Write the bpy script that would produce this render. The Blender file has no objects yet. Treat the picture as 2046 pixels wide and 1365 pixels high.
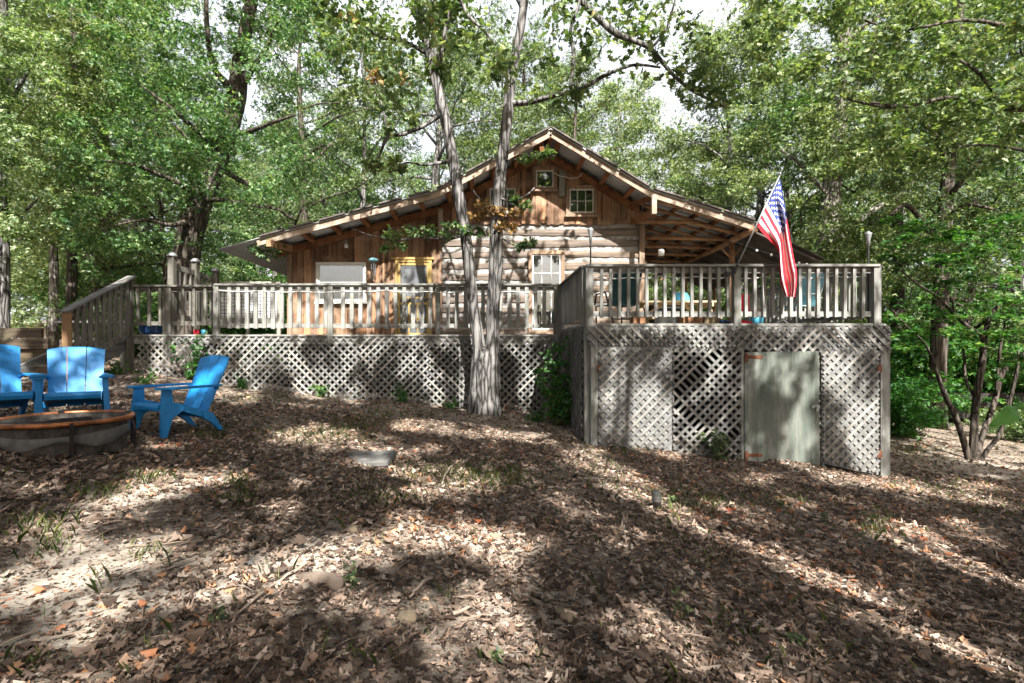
import bpy, math, random
import numpy as np
from mathutils import Vector, Matrix, Euler
PI = math.pi
SC = bpy.context.scene
COL = SC.collection
RNG = np.random.default_rng(7)
random.seed(7)

# ------------------------------------------------------------------ camera frame (metres; camera at the origin looking along +Y)
F, CX, CY = 1000.0, 966.0, 700.0
def P(px, py, d):
    return Vector(((px - CX) / F * d, d, (CY - py) / F * d))

# ------------------------------------------------------------------ tagging
def tag(o, label=None, cat=None, group=None, kind=None):
    if label: o['label'] = label
    if cat: o['category'] = cat
    if group: o['group'] = group
    if kind: o['kind'] = kind
    return o
def empty(name, loc=(0, 0, 0), rz=0.0, parent=None):
    o = bpy.data.objects.new(name, None); COL.objects.link(o)
    o.location = loc; o.rotation_euler = (0, 0, rz); o.empty_display_size = 0.1
    if parent: o.parent = parent
    return o
def thing(name, label, cat, loc=(0, 0, 0), rz=0.0, group=None):
    return tag(empty(name, loc, rz), label, cat, group)
def kids(o): return [c for c in bpy.data.objects if c.parent == o]
def copy_tree(o, parent=None):
    c = o.copy(); COL.objects.link(c)
    if parent: c.parent = parent
    for ch in kids(o): copy_tree(ch, c)
    return c

# ------------------------------------------------------------------ mesh builder
class MB:
    def __init__(s): s.v = []; s.f = []
    def add(s, vs, fs):
        n = len(s.v); s.v += [tuple(p) for p in vs]; s.f += [tuple(i + n for i in f) for f in fs]; return s
    def box(s, x0, x1, y0, y1, z0, z1):
        return s.add([(x0,y0,z0),(x1,y0,z0),(x1,y1,z0),(x0,y1,z0),(x0,y0,z1),(x1,y0,z1),(x1,y1,z1),(x0,y1,z1)],
                     [(0,3,2,1),(4,5,6,7),(0,1,5,4),(1,2,6,5),(2,3,7,6),(3,0,4,7)])
    def bar(s, a, b, w, h, up=(0, 0, 1)):
        a = Vector(a); b = Vector(b); d = (b - a).normalized(); up = Vector(up)
        sd = d.cross(up)
        if sd.length < 1e-4: sd = d.cross(Vector((0, 1, 0)))
        sd.normalize(); u = sd.cross(d).normalized()
        c = []
        for p in (a, b):
            for i, j in ((-1,-1),(1,-1),(1,1),(-1,1)): c.append(p + sd * (w/2*i) + u * (h/2*j))
        return s.add(c, [(0,1,2,3),(7,6,5,4),(0,4,5,1),(1,5,6,2),(2,6,7,3),(3,7,4,0)])
    def tube(s, pts, rs, n=8, jit=0.0, cap=True):
        pts = [Vector(p) for p in pts]
        if not hasattr(rs, '__len__'): rs = [rs] * len(pts)
        base = len(s.v); prev = None
        for i, p in enumerate(pts):
            d = (pts[min(i+1, len(pts)-1)] - pts[max(i-1, 0)])
            d = d.normalized() if d.length > 1e-9 else Vector((0, 0, 1))
            if prev is None:
                ref = Vector((1, 0, 0)) if abs(d.x) < 0.8 else Vector((0, 1, 0))
                u = d.cross(ref).normalized()
            else:
                u = (prev - d * prev.dot(d)); u = u.normalized() if u.length > 1e-6 else prev
            prev = u; w = d.cross(u)
            for k in range(n):
                a = 2*PI*k/n; r = rs[i] * (1 + (random.uniform(-jit, jit) if jit else 0))
                s.v.append(tuple(p + u*(math.cos(a)*r) + w*(math.sin(a)*r)))
        for i in range(len(pts)-1):
            for k in range(n):
                a = base+i*n+k; b = base+i*n+(k+1) % n
                s.f.append((a, b, b+n, a+n))
        if cap:
            s.f.append(tuple(base+k for k in reversed(range(n)))); e = base+(len(pts)-1)*n
            s.f.append(tuple(e+k for k in range(n)))
        return s
    def prism(s, poly, axis, t0, t1):
        # poly: 2-D outline; axis 'x' -> (y,z), 'y' -> (x,z), 'z' -> (x,y)
        def m(p, t):
            return {'x': (t, p[0], p[1]), 'y': (p[0], t, p[1]), 'z': (p[0], p[1], t)}[axis]
        n = len(poly)
        vs = [m(p, t0) for p in poly] + [m(p, t1) for p in poly]
        fs = [tuple(range(n)), tuple(reversed(range(n, 2*n)))]
        fs += [(i, i+n, (i+1) % n+n, (i+1) % n) for i in range(n)]
        return s.add(vs, fs)
    def lathe(s, prof, c=(0, 0, 0), n=20):
        base = len(s.v); k = len(prof)
        for i in range(n):
            a = 2*PI*i/n
            for r, z in prof: s.v.append((c[0]+r*math.cos(a), c[1]+r*math.sin(a), c[2]+z))
        for i in range(n):
            for j in range(k-1):
                a = base+i*k+j; b = base+((i+1) % n)*k+j
                s.f.append((a, b, b+1, a+1))
        return s
    def build(s, name, mat, parent=None, smooth=False, bevel=0.0, solid=0.0):
        me = bpy.data.meshes.new(name); me.from_pydata(s.v, [], s.f); me.validate()
        me.materials.append(mat)
        import bmesh
        bm = bmesh.new(); bm.from_mesh(me); bmesh.ops.recalc_face_normals(bm, faces=bm.faces); bm.to_mesh(me); bm.free()
        if smooth: me.polygons.foreach_set('use_smooth', [True]*len(me.polygons))
        o = bpy.data.objects.new(name, me); COL.objects.link(o)
        if parent: o.parent = parent
        if solid:
            m = o.modifiers.new('solid', 'SOLIDIFY'); m.thickness = solid; m.offset = 0
        if bevel:
            m = o.modifiers.new('bevel', 'BEVEL'); m.width = bevel; m.segments = 2; m.limit_method = 'ANGLE'
        return o

def np_mesh(name, V, loops, starts, totals, mat, parent=None, smooth=False):
    me = bpy.data.meshes.new(name)
    me.vertices.add(len(V)); me.vertices.foreach_set('co', np.ascontiguousarray(V, dtype=np.float32).ravel())
    me.loops.add(len(loops)); me.loops.foreach_set('vertex_index', np.ascontiguousarray(loops, dtype=np.int32))
    me.polygons.add(len(starts))
    me.polygons.foreach_set('loop_start', np.ascontiguousarray(starts, dtype=np.int32))
    me.polygons.foreach_set('loop_total', np.ascontiguousarray(totals, dtype=np.int32))
    if smooth: me.polygons.foreach_set('use_smooth', np.ones(len(starts), dtype=bool))
    me.update(calc_edges=True); me.materials.append(mat)
    o = bpy.data.objects.new(name, me); COL.objects.link(o)
    if parent: o.parent = parent
    return o

# leaf templates: (verts (k,3) with x across, y along 0..1, z up ; faces)
def leaf_halves(half):
    n = len(half)
    V = [(0, 0, 0)] + [(x, y, 0) for x, y in half] + [(0, 1, 0)] + [(-x, y, 0) for x, y in half]
    return np.array(V, float), [list(range(0, n+2)), [0, n+1] + list(range(2*n+1, n+1, -1))]
OAK = leaf_halves([(.07,.10),(.30,.26),(.12,.40),(.42,.58),(.17,.68),(.24,.86)])
OVAL = leaf_halves([(.22,.22),(.30,.5),(.18,.8)])
SIMPLE = (np.array([(0,0,0),(.33,.45,.05),(0,1,-.03),(-.33,.45,.05)], float), [[0,1,2,3]])
SPRIG = (np.array([(0,0,0),(.16,.5,.05),(0,1,-.05),(-.16,.5,.05), (.05,.1,0),(.5,.35,.05),(.62,.75,-.05),(.25,.55,.03),
                   (-.05,.1,0),(-.25,.55,.03),(-.62,.75,-.05),(-.5,.35,.05)], float), [[0,1,2,3],[4,5,6,7],[8,9,10,11]])

def unit(a): return a / np.maximum(np.linalg.norm(a, axis=1, keepdims=True), 1e-9)
def scatter(name, pos, nrm, size, tpl, mat, parent=None, curl=0.0, rng=None, along=None, narrow=None):
    rng = rng or RNG
    TV, TF = tpl; N, k = len(pos), len(TV)
    nrm = unit(nrm)
    ref = rng.normal(size=(N, 3)) if along is None else along
    t = unit(ref - nrm * np.sum(ref*nrm, axis=1, keepdims=True)); b = np.cross(t, nrm)
    L = np.repeat(TV[None], N, axis=0).copy()
    if narrow is not None: L[:, :, 0] *= narrow[:, None]
    if curl:
        c1 = rng.normal(0, curl, N); c2 = rng.normal(0, curl, N); c3 = rng.normal(0, curl, N)
        L[:, :, 2] += c1[:, None]*L[:, :, 0]**2*3 + c2[:, None]*((L[:, :, 1]-.5)**2)*1.4 + c3[:, None]*L[:, :, 0]*(L[:, :, 1]-.5)
    L *= np.asarray(size).reshape(-1, 1, 1)
    V = pos[:, None, :] + L[:, :, 0:1]*b[:, None, :] + L[:, :, 1:2]*t[:, None, :] + L[:, :, 2:3]*nrm[:, None, :]
    flat = np.concatenate([np.array(f) for f in TF]); tot = np.array([len(f) for f in TF])
    loops = (flat[None, :] + (np.arange(N)*k)[:, None]).ravel()
    totals = np.tile(tot, N); starts = np.concatenate([[0], np.cumsum(totals)[:-1]])
    return np_mesh(name, V.reshape(-1, 3), loops, starts, totals, mat, parent)

# ------------------------------------------------------------------ materials
class NT:
    def __init__(s, name):
        s.m = bpy.data.materials.new(name); s.m.use_nodes = True
        s.t = s.m.node_tree; s.n = s.t.nodes; s.n.clear()
        s.out = s.n.new('ShaderNodeOutputMaterial')
    def new(s, typ, **kw):
        n = s.n.new('ShaderNode'+typ)
        for k, v in kw.items():
            if k in n.inputs: n.inputs[k].default_value = v
            else: setattr(n, k, v)
        return n
    def link(s, a, b): s.t.links.new(a, b)
    def coords(s, scale=(1, 1, 1), kind='Object', rnd_shift=True):
        tc = s.new('TexCoord'); mp = s.new('Mapping'); mp.inputs['Scale'].default_value = scale
        s.link(tc.outputs[kind], mp.inputs['Vector'])
        if rnd_shift:
            g = s.new('NewGeometry'); mu = s.new('Math', operation='MULTIPLY'); mu.inputs[1].default_value = 37.0
            s.link(g.outputs['Random Per Island'], mu.inputs[0])
            cb = s.new('CombineXYZ')
            for i in range(3): s.link(mu.outputs[0], cb.inputs[i])
            s.link(cb.outputs[0], mp.inputs['Location'])
        return mp.outputs[0]
    def noise(s, vec, scale=5, detail=6, rough=.6):
        n = s.new('TexNoise'); n.inputs['Scale'].default_value = scale; n.inputs['Detail'].default_value = detail
        n.inputs['Roughness'].default_value = rough; s.link(vec, n.inputs['Vector']); return n.outputs['Fac']
    def ramp(s, fac, stops):
        r = s.new('ValToRGB'); e = r.color_ramp.elements
        while len(e) < len(stops): e.new(0.5)
        for i, (p, c) in enumerate(stops):
            e[i].position = p; e[i].color = (c[0], c[1], c[2], 1)
        s.link(fac, r.inputs['Fac']); return r.outputs['Color']
    def mix(s, fac, a, b, mode='MIX'):
        m = s.new('MixRGB', blend_type=mode)
        for sock, val in ((m.inputs[0], fac), (m.inputs[1], a), (m.inputs[2], b)):
            if isinstance(val, (int, float)): sock.default_value = val
            elif isinstance(val, tuple): sock.default_value = (*val, 1)
            else: s.link(val, sock)
        return m.outputs[0]
    def island(s):
        return s.new('NewGeometry').outputs['Random Per Island']
    def bump(s, h, strength=.3, dist=.02):
        b = s.new('Bump'); b.inputs['Strength'].default_value = strength; b.inputs['Distance'].default_value = dist
        s.link(h, b.inputs['Height']); return b.outputs[0]
    def surface(s, col, rough=.8, spec=.3, metal=0, bump=None):
        p = s.new('BsdfPrincipled')
        if isinstance(col, tuple): p.inputs['Base Color'].default_value = (*col, 1)
        else: s.link(col, p.inputs['Base Color'])
        if isinstance(rough, (int, float)): p.inputs['Roughness'].default_value = rough
        else: s.link(rough, p.inputs['Roughness'])
        p.inputs['Specular IOR Level'].default_value = spec; p.inputs['Metallic'].default_value = metal
        if bump is not None: s.link(bump, p.inputs['Normal'])
        s.link(p.outputs[0], s.out.inputs[0]); s.p = p
        return s.m

def mul(c, k): return tuple(x*k for x in c)
def wood(name, dark, light, grain, stain=None, spec=.2, var=0):
    s = NT(name)
    v = s.coords(grain); g = s.noise(v, 1, 8, .68)
    col = s.ramp(g, [(.28, dark), (.5, tuple((a+b)/2 for a, b in zip(dark, light))), (.72, light)])
    isl = s.island()
    tint = s.ramp(isl, [(0, (.62-.28*var,.60-.28*var,.58-.28*var)), (.35, (.8,.8,.8)), (.6, (1,1,1)), (1, (1.3+.5*var,1.22+.45*var,1.12+.4*var))])
    col = s.mix(1.0, col, tint, 'MULTIPLY')
    if stain:
        b = s.noise(s.coords((1,1,1), rnd_shift=False), 2.2, 6, .7)
        f = s.ramp(b, [(.45, (0,0,0)), (.68, (1,1,1))])
        col = s.mix(f, col, s.mix(.6, col, stain))
    return s.surface(col, .85, spec, bump=s.bump(g, .5, .01))

def leafmat(name, stops, trans=.35, rough=.48, spec=.38):
    s = NT(name)
    oi = s.new('ObjectInfo')
    a = s.new('Math', operation='MULTIPLY'); s.link(s.island(), a.inputs[0]); a.inputs[1].default_value = .72
    nz = s.noise(s.coords((1,1,1), rnd_shift=False), .55, 3, .5)
    m2 = s.new('Math', operation='MULTIPLY'); s.link(nz, m2.inputs[0]); m2.inputs[1].default_value = .42
    b = s.new('Math', operation='ADD'); s.link(a.outputs[0], b.inputs[0]); s.link(m2.outputs[0], b.inputs[1])
    col = s.ramp(b.outputs[0], stops)
    hv = s.new('HueSaturation'); s.link(col, hv.inputs['Color'])
    mr = s.new('MapRange'); mr.inputs['To Min'].default_value = .485; mr.inputs['To Max'].default_value = .515
    s.link(oi.outputs['Random'], mr.inputs['Value']); s.link(mr.outputs[0], hv.inputs['Hue'])
    p = s.new('BsdfPrincipled'); s.link(hv.outputs[0], p.inputs['Base Color'])
    p.inputs['Roughness'].default_value = rough; p.inputs['Specular IOR Level'].default_value = spec
    t = s.new('BsdfTranslucent')
    tc = s.mix(1.0, hv.outputs[0], (1.25, 1.35, .55), 'MULTIPLY'); s.link(tc, t.inputs['Color'])
    mx = s.new('MixShader'); mx.inputs[0].default_value = trans
    s.link(p.outputs[0], mx.inputs[1]); s.link(t.outputs[0], mx.inputs[2]); s.link(mx.outputs[0], s.out.inputs[0])
    return s.m

def plain(name, col, rough=.5, spec=.4, metal=0, var=.25, scale=6, bump=0.0):
    s = NT(name); n = s.noise(s.coords((1,1,1)), scale, 5, .6)
    c = s.ramp(n, [(.3, mul(col, 1-var)), (.7, mul(col, 1+var*.6))])
    return s.surface(c, rough, spec, metal, s.bump(n, bump, .01) if bump else None)

M = {}
GV = (14, 14, .9)      # grain along z
GH = (.9, 14, 14)      # grain along x
GY = (14, .9, 14)
M['deck_v'] = wood('weathered_deck_wood', (.095,.094,.086), (.40,.397,.37), GV, (.12,.13,.09))
M['deck_h'] = wood('weathered_rail_wood', (.095,.094,.086), (.40,.397,.37), GH, (.12,.125,.09))
M['deck_dk'] = wood('darker_stained_deck_wood', (.05,.046,.04), (.25,.235,.205), GV, (.07,.075,.05))
M['deck_dkh'] = wood('darker_stained_rail_wood', (.05,.046,.04), (.25,.235,.205), GH, (.07,.075,.05))
M['deck_y'] = wood('weathered_side_wood', (.075,.072,.068), (.31,.305,.29), GY, (.12,.12,.10))
M['lattice'] = wood('grey_lattice_wood', (.10,.10,.096), (.31,.307,.297), (6,6,6), (.115,.12,.10))
M['backing'] = wood('silvered_plywood_backing', (.12,.119,.114), (.25,.247,.24), GV, (.10,.105,.10))
M['board'] = wood('rough_brown_siding', (.045,.026,.017), (.32,.185,.11), GV, (.38,.27,.185), var=1)
M['beam'] = wood('reddish_brown_beam', (.09,.035,.016), (.32,.15,.07), (3,3,3))
M['beam_lt'] = wood('pale_barge_board', (.17,.12,.08), (.44,.37,.30), (3,3,3), (.2,.13,.08))
M['pole'] = wood('peeled_pole_wood', (.13,.065,.033), (.50,.30,.175), (4,4,4))
M['log'] = wood('hewn_log', (.028,.020,.015), (.27,.22,.18), (.8,9,16), (.13,.11,.095))
M['dkplank'] = wood('dark_damp_plank', (.035,.026,.018), (.16,.12,.085), GH, (.05,.06,.03))
M['newwood'] = wood('fresh_cedar_post', (.22,.12,.06), (.46,.30,.17), GV)
M['yellow'] = wood('yellow_pine_trim', (.24,.165,.06), (.40,.295,.125), GV)
M['trim'] = plain('white_window_trim', (.62,.61,.57), .6, .3, var=.2)
M['tan_trim'] = wood('tan_window_casing', (.15,.10,.068), (.31,.23,.165), GV)
M['table'] = wood('pale_pine_table', (.36,.26,.14), (.62,.50,.32), GH)
M['blue'] = plain('blue_resin', (.014,.215,.52), .5, .4, var=.28, scale=7)
M['black'] = plain('black_metal', (.02,.02,.022), .5, .4)
M['steel'] = plain('grey_steel', (.30,.31,.31), .45, .5, .6)
M['white'] = plain('white_plastic', (.75,.75,.73), .4, .4, var=.08)
M['teal'] = plain('dark_teal_sling_fabric', (.028,.075,.082), .8, .2)
M['aqua'] = plain('aqua_sling_fabric', (.20,.42,.47), .8, .2)
M['cyan'] = plain('light_blue_plastic', (.10,.42,.62), .5, .4)
M['navy'] = plain('dark_blue_glaze', (.02,.06,.16), .25, .5)
M['red'] = plain('red_fabric', (.50,.03,.05), .8, .2)
M['brownbox'] = plain('brown_cardboard', (.30,.16,.085), .85, .2)
M['concrete'] = plain('grey_concrete', (.12,.117,.11), .9, .2, var=.4, scale=9, bump=.5)
M['stone'] = plain('tan_rock', (.24,.19,.13), .9, .2, var=.5, scale=14, bump=.6)
M['char'] = plain('charred_and_void_black_wood', (.03,.026,.024), .9, .2, var=.6, scale=18, bump=.8)  # real char on the fire pit logs; near-black void stand-in on the timber wall
M['sooty'] = plain('sooty_stone', (.07,.063,.056), .95, .1, var=.7, scale=12, bump=.8)
M['ash'] = plain('grey_ash', (.17,.155,.145), .95, .1, var=.6, scale=20, bump=.8)
M['rustpin'] = plain('rusty_hinge', (.16,.065,.035), .8, .2, var=.5, scale=20)
M['stick'] = wood('dry_stick', (.14,.10,.07), (.38,.31,.25), (8,8,8))
s = NT('oxidised_copper_ring'); v = s.coords((1,1,1)); n = s.noise(v, 5, 6)
M['copper'] = s.surface(s.ramp(n, [(.35,(.10,.035,.015)),(.55,(.42,.16,.06)),(.75,(.55,.26,.12))]), .45, .5, .55)
s = NT('galvanised_roof_sheet'); n = s.noise(s.coords((1,1,1), rnd_shift=False), 1.3, 7, .65); n2 = s.noise(s.coords((1,1,1), rnd_shift=False), 9, 5)
c = s.ramp(n, [(.3,(.34,.345,.35)),(.55,(.50,.505,.51)),(.8,(.62,.62,.62))])
c = s.mix(s.ramp(n2, [(.55,(0,0,0)),(.75,(.7,.7,.7))]), c, (.20,.13,.09))
M['roof'] = s.surface(c, .5, .4, .25)
M['darkroof'] = plain('dark_aged_sheet', (.10,.085,.075), .7, .3, .1, var=.5, scale=3)
s = NT('green_stained_plywood'); v = s.coords((2,2,.5)); n = s.noise(v, 2.2, 8, .65); n2 = s.noise(s.coords((16,16,.7)), 1, 6)
c = s.ramp(n, [(.3,(.05,.068,.055)),(.5,(.12,.138,.115)),(.72,(.26,.265,.235))])
M['plywood'] = s.surface(s.mix(.25, c, s.ramp(n2, [(.3,(.06,.066,.055)),(.7,(.30,.30,.27))])), .85, .2, bump=s.bump(n2, .3, .01))
s = NT('window_glass')
gl = s.new('BsdfGlossy'); gl.inputs['Roughness'].default_value = .02; gl.inputs['Color'].default_value = (.9,.95,1,1)
tr = s.new('BsdfTransparent'); fr = s.new('Fresnel'); fr.inputs['IOR'].default_value = 2.5
mx = s.new('MixShader'); s.link(fr.outputs[0], mx.inputs[0]); s.link(tr.outputs[0], mx.inputs[1]); s.link(gl.outputs[0], mx.inputs[2])
s.link(mx.outputs[0], s.out.inputs[0]); M['glass'] = s.m
M['dark_in'] = plain('unlit_room_black', (.015,.016,.018), .9, .1)
M['curtain'] = plain('white_curtain', (.80,.81,.82), .9, .1, var=.15)
s = NT('lime_chinking'); n = s.noise(s.coords((1,1,1), rnd_shift=False), 7, 7, .7)
M['chink'] = s.surface(s.ramp(n, [(.3,(.13,.12,.11)),(.55,(.31,.30,.285)),(.8,(.44,.43,.415))]), .95, .1, bump=s.bump(n, .6, .02))
# bark
def bark(name, dark, light, scale=(17,17,2.3)):
    s = NT(name); v = s.coords(scale, rnd_shift=False)
    dn = s.new('TexNoise'); dn.inputs['Scale'].default_value = 1.1; dn.inputs['Detail'].default_value = 5; s.link(v, dn.inputs['Vector'])
    vm = s.new('MixRGB'); vm.inputs[0].default_value = .52; s.link(v, vm.inputs[1]); s.link(dn.outputs['Color'], vm.inputs[2])
    vo = s.new('TexVoronoi'); vo.feature = 'DISTANCE_TO_EDGE'; vo.inputs['Scale'].default_value = 1.0; s.link(vm.outputs[0], vo.inputs['Vector'])
    fine = s.noise(v, 3.0, 8, .75)
    furrow = s.ramp(vo.outputs['Distance'], [(.0,(0,0,0)),(.10,(.55,.55,.55)),(.28,(1,1,1))])
    plate = s.ramp(fine, [(.28, mul(light,.42)), (.52, mul(light,.85)), (.75, mul(light,1.25))])
    blot = s.noise(s.coords((1,1,1), rnd_shift=False), 3.2, 5, .6)
    plate = s.mix(s.ramp(blot, [(.45,(0,0,0)),(.7,(.6,.6,.6))]), plate, mul(light, .5))
    c = s.mix(furrow, dark, plate)
    h = s.mix(.35, furrow, fine)
    return s.surface(c, .95, .1, bump=s.bump(h, 1.0, .04))
M['bark'] = bark('oak_bark', (.018,.0165,.0155), (.27,.26,.248))
M['bark_dk'] = bark('dark_bark', (.022,.018,.015), (.13,.11,.09))
M['bark_lt'] = bark('pale_bark', (.07,.06,.052), (.34,.31,.28))
M['stem'] = plain('green_stem', (.07,.09,.03), .7, .2)
# leaves
M['leaf_oak'] = leafmat('oak_leaves', [(.0,(.02,.05,.015)),(.4,(.075,.125,.045)),(.72,(.17,.22,.085)),(.97,(.32,.36,.17)),(1,(.30,.16,.06))], .38)
M['leaf_a'] = leafmat('maple_leaves', [(.0,(.012,.04,.012)),(.42,(.045,.108,.036)),(.72,(.125,.205,.07)),(1,(.33,.39,.18))], .38)
M['leaf_b'] = leafmat('pale_leaves', [(.0,(.028,.055,.016)),(.40,(.085,.135,.052)),(.70,(.21,.27,.12)),(1,(.46,.50,.29))], .42)
M['leaf_c'] = leafmat('cool_leaves', [(.0,(.014,.035,.014)),(.42,(.045,.085,.036)),(.72,(.125,.18,.072)),(1,(.31,.36,.17))], .36)
M['leaf_d'] = leafmat('understory_leaves', [(.0,(.012,.05,.014)),(.45,(.03,.11,.022)),(.8,(.07,.18,.03)),(1,(.17,.27,.05))], .42)
M['leaf_shade'] = leafmat('opaque_oak_leaves', [(.0,(.02,.05,.015)),(.5,(.05,.09,.025)),(1,(.10,.14,.04))], .12)
M['leaf_far'] = leafmat('far_leaves', [(.0,(.012,.03,.012)),(.5,(.035,.065,.025)),(.85,(.08,.12,.05)),(1,(.14,.18,.08))], .25)
M['leaf_brown'] = leafmat('withered_leaves', [(.0,(.09,.05,.02)),(.5,(.24,.13,.05)),(1,(.42,.28,.12))], .3)
M['litter'] = leafmat('dry_oak_leaves', [(.0,(.030,.022,.018)),(.3,(.068,.048,.036)),(.5,(.14,.099,.073)),(.70,(.26,.188,.138)),(.84,(.46,.37,.30)),(.90,(.42,.23,.12)),(.96,(.33,.10,.04)),(1,(.20,.05,.03))], .12, .7, .25)
M['grass'] = leafmat('yard_grass', [(.0,(.04,.075,.02)),(.4,(.11,.16,.045)),(.75,(.25,.27,.11)),(1,(.42,.38,.22))], .35)
# ground
s = NT('leafy_soil'); v = s.coords((1,1,1), rnd_shift=False)
n1 = s.noise(v, .8, 6, .6); n2 = s.noise(v, 13, 8, .75); vo = s.new('TexVoronoi'); vo.inputs['Scale'].default_value = 16; s.link(v, vo.inputs['Vector'])
lc = s.ramp(s.new('SeparateColor') and vo.outputs['Color'], [(.1,(.04,.031,.025)),(.4,(.10,.075,.058)),(.65,(.19,.145,.11)),(.9,(.33,.27,.215))])
sc = s.ramp(n2, [(.3,(.085,.070,.058)),(.55,(.22,.185,.15)),(.8,(.42,.375,.32))])
c = s.mix(s.ramp(n2, [(.42,(0,0,0)),(.55,(1,1,1))]), lc, sc)
c = s.mix(s.ramp(n1, [(.52,(0,0,0)),(.72,(.35,.35,.35))]), c, (.10,.115,.05))
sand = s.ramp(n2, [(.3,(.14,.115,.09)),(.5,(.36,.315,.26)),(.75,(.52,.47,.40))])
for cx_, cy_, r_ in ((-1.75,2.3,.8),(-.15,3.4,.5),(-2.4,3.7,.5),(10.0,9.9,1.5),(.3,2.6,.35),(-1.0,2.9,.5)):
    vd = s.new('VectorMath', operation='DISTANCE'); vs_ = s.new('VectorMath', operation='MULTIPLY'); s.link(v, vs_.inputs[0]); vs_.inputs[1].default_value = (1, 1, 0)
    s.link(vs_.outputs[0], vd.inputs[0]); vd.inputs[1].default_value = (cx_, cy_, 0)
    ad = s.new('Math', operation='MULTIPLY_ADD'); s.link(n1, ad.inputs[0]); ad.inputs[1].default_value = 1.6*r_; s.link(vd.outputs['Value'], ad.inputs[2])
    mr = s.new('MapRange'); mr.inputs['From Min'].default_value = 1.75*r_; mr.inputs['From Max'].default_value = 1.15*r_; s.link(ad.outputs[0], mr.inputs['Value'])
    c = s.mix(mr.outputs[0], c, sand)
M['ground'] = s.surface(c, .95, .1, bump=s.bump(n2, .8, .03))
SKY, SUNP, EXPO = .06, 5.0, 1.92
# ================================================================== GROUND
CTRL = np.array([(-7.3,11,-.53),(-4,11,-.97),(-1.6,11,-1.17),(.4,11,-1.28),(0,10.2,-1.29),(1.73,8.3,-1.57),(4.25,8.3,-1.80),(6.7,8.3,-2.07),
    (10.2,10.6,-2.32),(14.5,16,-2.42),(20,25,-2.4),(-3.7,4.4,-.83),(-5.2,6.3,-.93),(-5.85,5.7,-.86),(-3.8,6.2,-1.0),(0,2,-1.27),(-2,2,-1.06),(2,2,-1.5),
    (0,5,-1.28),(3,5,-1.58),(-9,9.3,-.50),(-12,12,-.15),(-24,27,.6),(-22,36,1.0),(-7,3,-.62),(0,30,-1.2),(6,3,-1.95),(-2,8,-1.08)])
def plane_z(x, y):
    xc = 14*np.tanh(np.asarray(x, float)/14)
    return -1.24 - .105*xc + 0*np.asarray(y, float)
CRES = CTRL[:, 2] - plane_z(CTRL[:, 0], CTRL[:, 1])
def gz(x, y):
    x = np.asarray(x, float); y = np.asarray(y, float)
    d2 = (x[..., None]-CTRL[:, 0])**2 + (y[..., None]-CTRL[:, 1])**2
    w = 1/(d2+.35)**1.5
    r = (w*CRES).sum(-1)/(w.sum(-1)+.002)
    n = .022*np.sin(2.3*x+1.1*y) + .018*np.sin(1.3*y-3.1*x+1) + .012*np.sin(5.3*x+.7)*np.sin(4.7*y)
    return plane_z(x, y) + r + n
def G(x, y): return float(gz(np.array(x), np.array(y)))
def axis_pts(lo, a, b, hi, step, m):
    return np.concatenate([lo+(a-lo)*np.linspace(0,1,m)**.5 if lo < a else [], np.arange(a+step, b, step), b+(hi-b)*np.linspace(0,1,m)**2])
gx = axis_pts(-120,-14,18,120,.16,22); gy = axis_pts(-60,-2,20,160,.16,22)
XX, YY = np.meshgrid(gx, gy); ZZ = gz(XX, YY)
nx, ny = len(gx), len(gy)
idx = np.arange(nx*ny).reshape(ny, nx)
q = np.stack([idx[:-1,:-1], idx[:-1,1:], idx[1:,1:], idx[1:,:-1]], -1).reshape(-1)
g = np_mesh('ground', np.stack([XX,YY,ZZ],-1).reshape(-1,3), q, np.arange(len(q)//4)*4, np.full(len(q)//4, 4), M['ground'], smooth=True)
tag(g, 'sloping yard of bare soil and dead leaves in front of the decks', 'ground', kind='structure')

# ================================================================== CABIN
YF, YR, YB = 13.4, 12.4, 19.6
FL = .33
PROF = [(-6.55,2.48),(-5.6,2.74),(-1.2,3.92),(1.66,5.45),(4.15,3.95),(6.75,3.14)]
def roofz(x):
    for (a, za), (b, zb) in zip(PROF, PROF[1:]):
        if x <= b: return za+(zb-za)*(x-a)/(b-a)
    return PROF[-1][1]
cabin = thing('log_cabin', 'rustic log and brown board cabin with low metal roof behind the decks', 'cabin', (1.6, YF, FL))
CB = Vector((1.6, YF, FL))
def cpart(mb, name, mat, parent=None, **k):
    if parent is None: parent = cabin
    off = CB if parent is cabin else CB   # all cabin meshes are written in world metres
    o = mb.build(name, mat, parent, **k)
    if parent is cabin: o.location = -CB
    return o
# roof sheet with corrugation running down the slope
def sheet(prof, y0, y1, thick=.014, amp=.011, pitch=.09):
    ys = np.arange(y0, y1, pitch/6); mb = MB(); n = len(prof)
    top = []
    for y in ys:
        w = amp*math.sin(2*PI*y/pitch)
        for x, z in prof: mb.v.append((x, y, z+w))
    m = len(mb.v)
    for y in ys:
        w = amp*math.sin(2*PI*y/pitch)
        for x, z in prof: mb.v.append((x, y, z+w+thick))
    for i in range(len(ys)-1):
        for j in range(n-1):
            a = i*n+j
            mb.f.append((a, a+1, a+n+1, a+n)); mb.f.append((a+m, a+n+m, a+n+1+m, a+1+m))
    for j in range(n-1):
        mb.f.append((j, j+m, j+1+m, j+1)); e = (len(ys)-1)*n+j; mb.f.append((e, e+1, e+1+m, e+m))
    for i in range(len(ys)-1):
        a = i*n; mb.f.append((a, a+n, a+n+m, a+m)); a = i*n+n-1; mb.f.append((a, a+m, a+n+m, a+n))
    return mb
dn = [(x, z) for x, z in PROF]
roof = cpart(sheet(dn, YR-.06, YB+.5), 'roof', M['roof'], smooth=True)
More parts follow.
